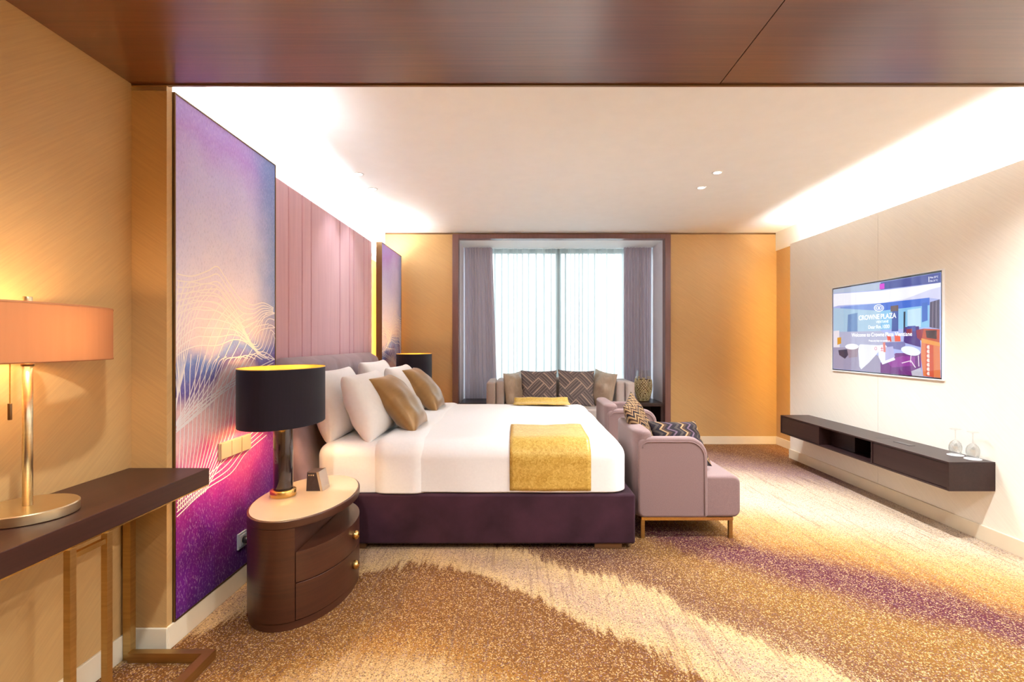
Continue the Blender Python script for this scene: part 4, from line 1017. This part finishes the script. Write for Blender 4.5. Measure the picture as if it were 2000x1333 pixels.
cb2 = thing('wall_cabinet', 'long dark wood floating media cabinet with open niche below the television', 'cabinet', (0, 0, 0))
CX0, CX1, CY0, CY1, CZ0, CZ1 = 2.85, XT-0.001, 3.335, 5.49, 0.362, 0.556
obj('top_board', BX(CX0, CX1, CY0, CY1, CZ1-0.012, CZ1, bev=0.0015), M['cab_wood'], cb2)
obj('bottom_board', BX(CX0, CX1, CY0, CY1, CZ0, CZ0+0.012, bev=0.0015), M['cab_wood'], cb2)
for y in (CY0, CY1-0.014, 4.07-0.007, 4.79-0.007): obj('end_panel' if y in (CY0, CY1-0.014) else 'divider', BX(CX0, CX1, y, y+0.014, CZ0+0.012, CZ1-0.012), M['cab_wood'], cb2)
obj('back_panel', BX(CX1-0.012, CX1, CY0+0.014, CY1-0.014, CZ0+0.012, CZ1-0.012), M['cab_wood'], cb2)
for a, b2 in ((CY0+0.016, 4.061), (4.799, CY1-0.016)):
    obj('drawer_front', BX(CX0+0.006, CX0+0.024, a, b2, CZ0+0.015, CZ1-0.015, bev=0.001), M['cab_wood'], cb2)
obj('shelf_box', BX(CX0+0.12, CX1-0.012, 4.45, 4.783, CZ0+0.012, CZ0+0.15), M['cab_wood'], cb2)
obj('cable_lid', BX(2.99, 3.04, 3.86, 4.02, CZ1, CZ1+0.002), M['black'], cb2)
obj('cable_slot', BX(2.965, 3.075, 4.17, 4.18, CZ1, CZ1+0.001), M['black'], cb2)
def goblet(x, y, lab, lab2):
    c = obj('paper_coaster', prism(bmesh.new(), ell(0.048, 0.048, 32), 'z', 0, 0.002), M['paper'], None, False, (x, y, CZ1)); tag(c, lab2, 'coaster', 'paper coasters on the cabinet')
    t = thing('wine_glass', lab, 'glass', (x, y, CZ1+0.002), 0, 'upturned wine glasses')
    prof = [(0.030, 0.0), (0.034, 0.02), (0.038, 0.045), (0.037, 0.065), (0.030, 0.085), (0.016, 0.100), (0.0045, 0.108)]
    inner = [(r-0.0012, z) for r, z in prof[::-1]]
    obj('bowl', lathe(bmesh.new(), inner[1:]+prof, 28), M['stemware'], t, True)
    obj('stem', lathe(bmesh.new(), [(0.0045, 0.106), (0.0035, 0.12), (0.0035, 0.165), (0.006, 0.176)], 14), M['stemware'], t, True)
    obj('glass_foot', lathe(bmesh.new(), [(0.006, 0.176), (0.030, 0.181), (0.033, 0.183), (0.001, 0.185)], 28), M['stemware'], t, True)
goblet(3.075, 3.545, 'upturned clear wine glass farther from the cabinet end', 'white paper coaster under the farther wine glass')
goblet(3.090, 3.425, 'upturned clear wine glass nearest the cabinet end', 'white paper coaster under the wine glass nearest the cabinet end')

# ---------------------------------------------------------------- ceiling downlights
M['led'] = emit('downlight_led', (1.0, 0.95, 0.86), 8)
def downlight(x, y, z, power, label, grp, col=WW, blend=0.7, ang=110):
    t = thing('downlight', label, 'ceiling light', (x, y, z), 0, grp)
    obj('trim_ring', lathe(bmesh.new(), [(0.030, 0.0), (0.032, -0.004), (0.046, -0.004), (0.048, 0.0)], 36), M['white'], t, True)
    obj('lens', prism(bmesh.new(), ell(0.031, 0.031, 32), 'z', -0.003, -0.001), M['led'], t)
    light('lamp', 'SPOT', (0, 0, -0.01), power, col, parent=t, spot_size=math.radians(ang), spot_blend=blend, shadow_soft_size=0.04)
DN = 'recessed ceiling downlights'
downlight(-1.387, 4.32, HC, P_DOWN*0.12, 'recessed downlight over the pillows, nearer of the left pair', DN, ang=80)
downlight(-1.387, 4.74, HC, P_DOWN*0.12, 'recessed downlight over the pillows, farther of the left pair', DN, ang=80)
downlight(1.685, 4.28, HC, P_DOWN, 'recessed downlight right of the bed, nearer of the right pair', DN)
downlight(1.70, 4.70, HC, P_DOWN, 'recessed downlight right of the bed, farther of the right pair', DN)
downlight(1.69, 2.42, HC, P_DOWN, 'added unseen downlight behind the wooden soffit, left of its pair', DN, ang=130)  # this one and the next are added to brighten the television wall
downlight(2.45, 2.42, HC, P_DOWN, 'added unseen downlight behind the wooden soffit, nearest the television wall', DN, ang=130)
ENT = 'added unseen downlights in the wooden soffit'  # out of view, added to light the near half of the room
for x, y, w_ in ((-0.6, 0.9, 'nearest the console desk'), (1.2, 0.9, 'right of the camera'), (2.6, 0.9, 'nearest the television wall'), (0.4, -0.6, 'behind the camera'), (2.2, -0.6, 'in the far back corner')):
    downlight(x, y, HB, P_ENTRY, 'added unseen downlight in the wooden soffit '+w_, ENT, ang=150)
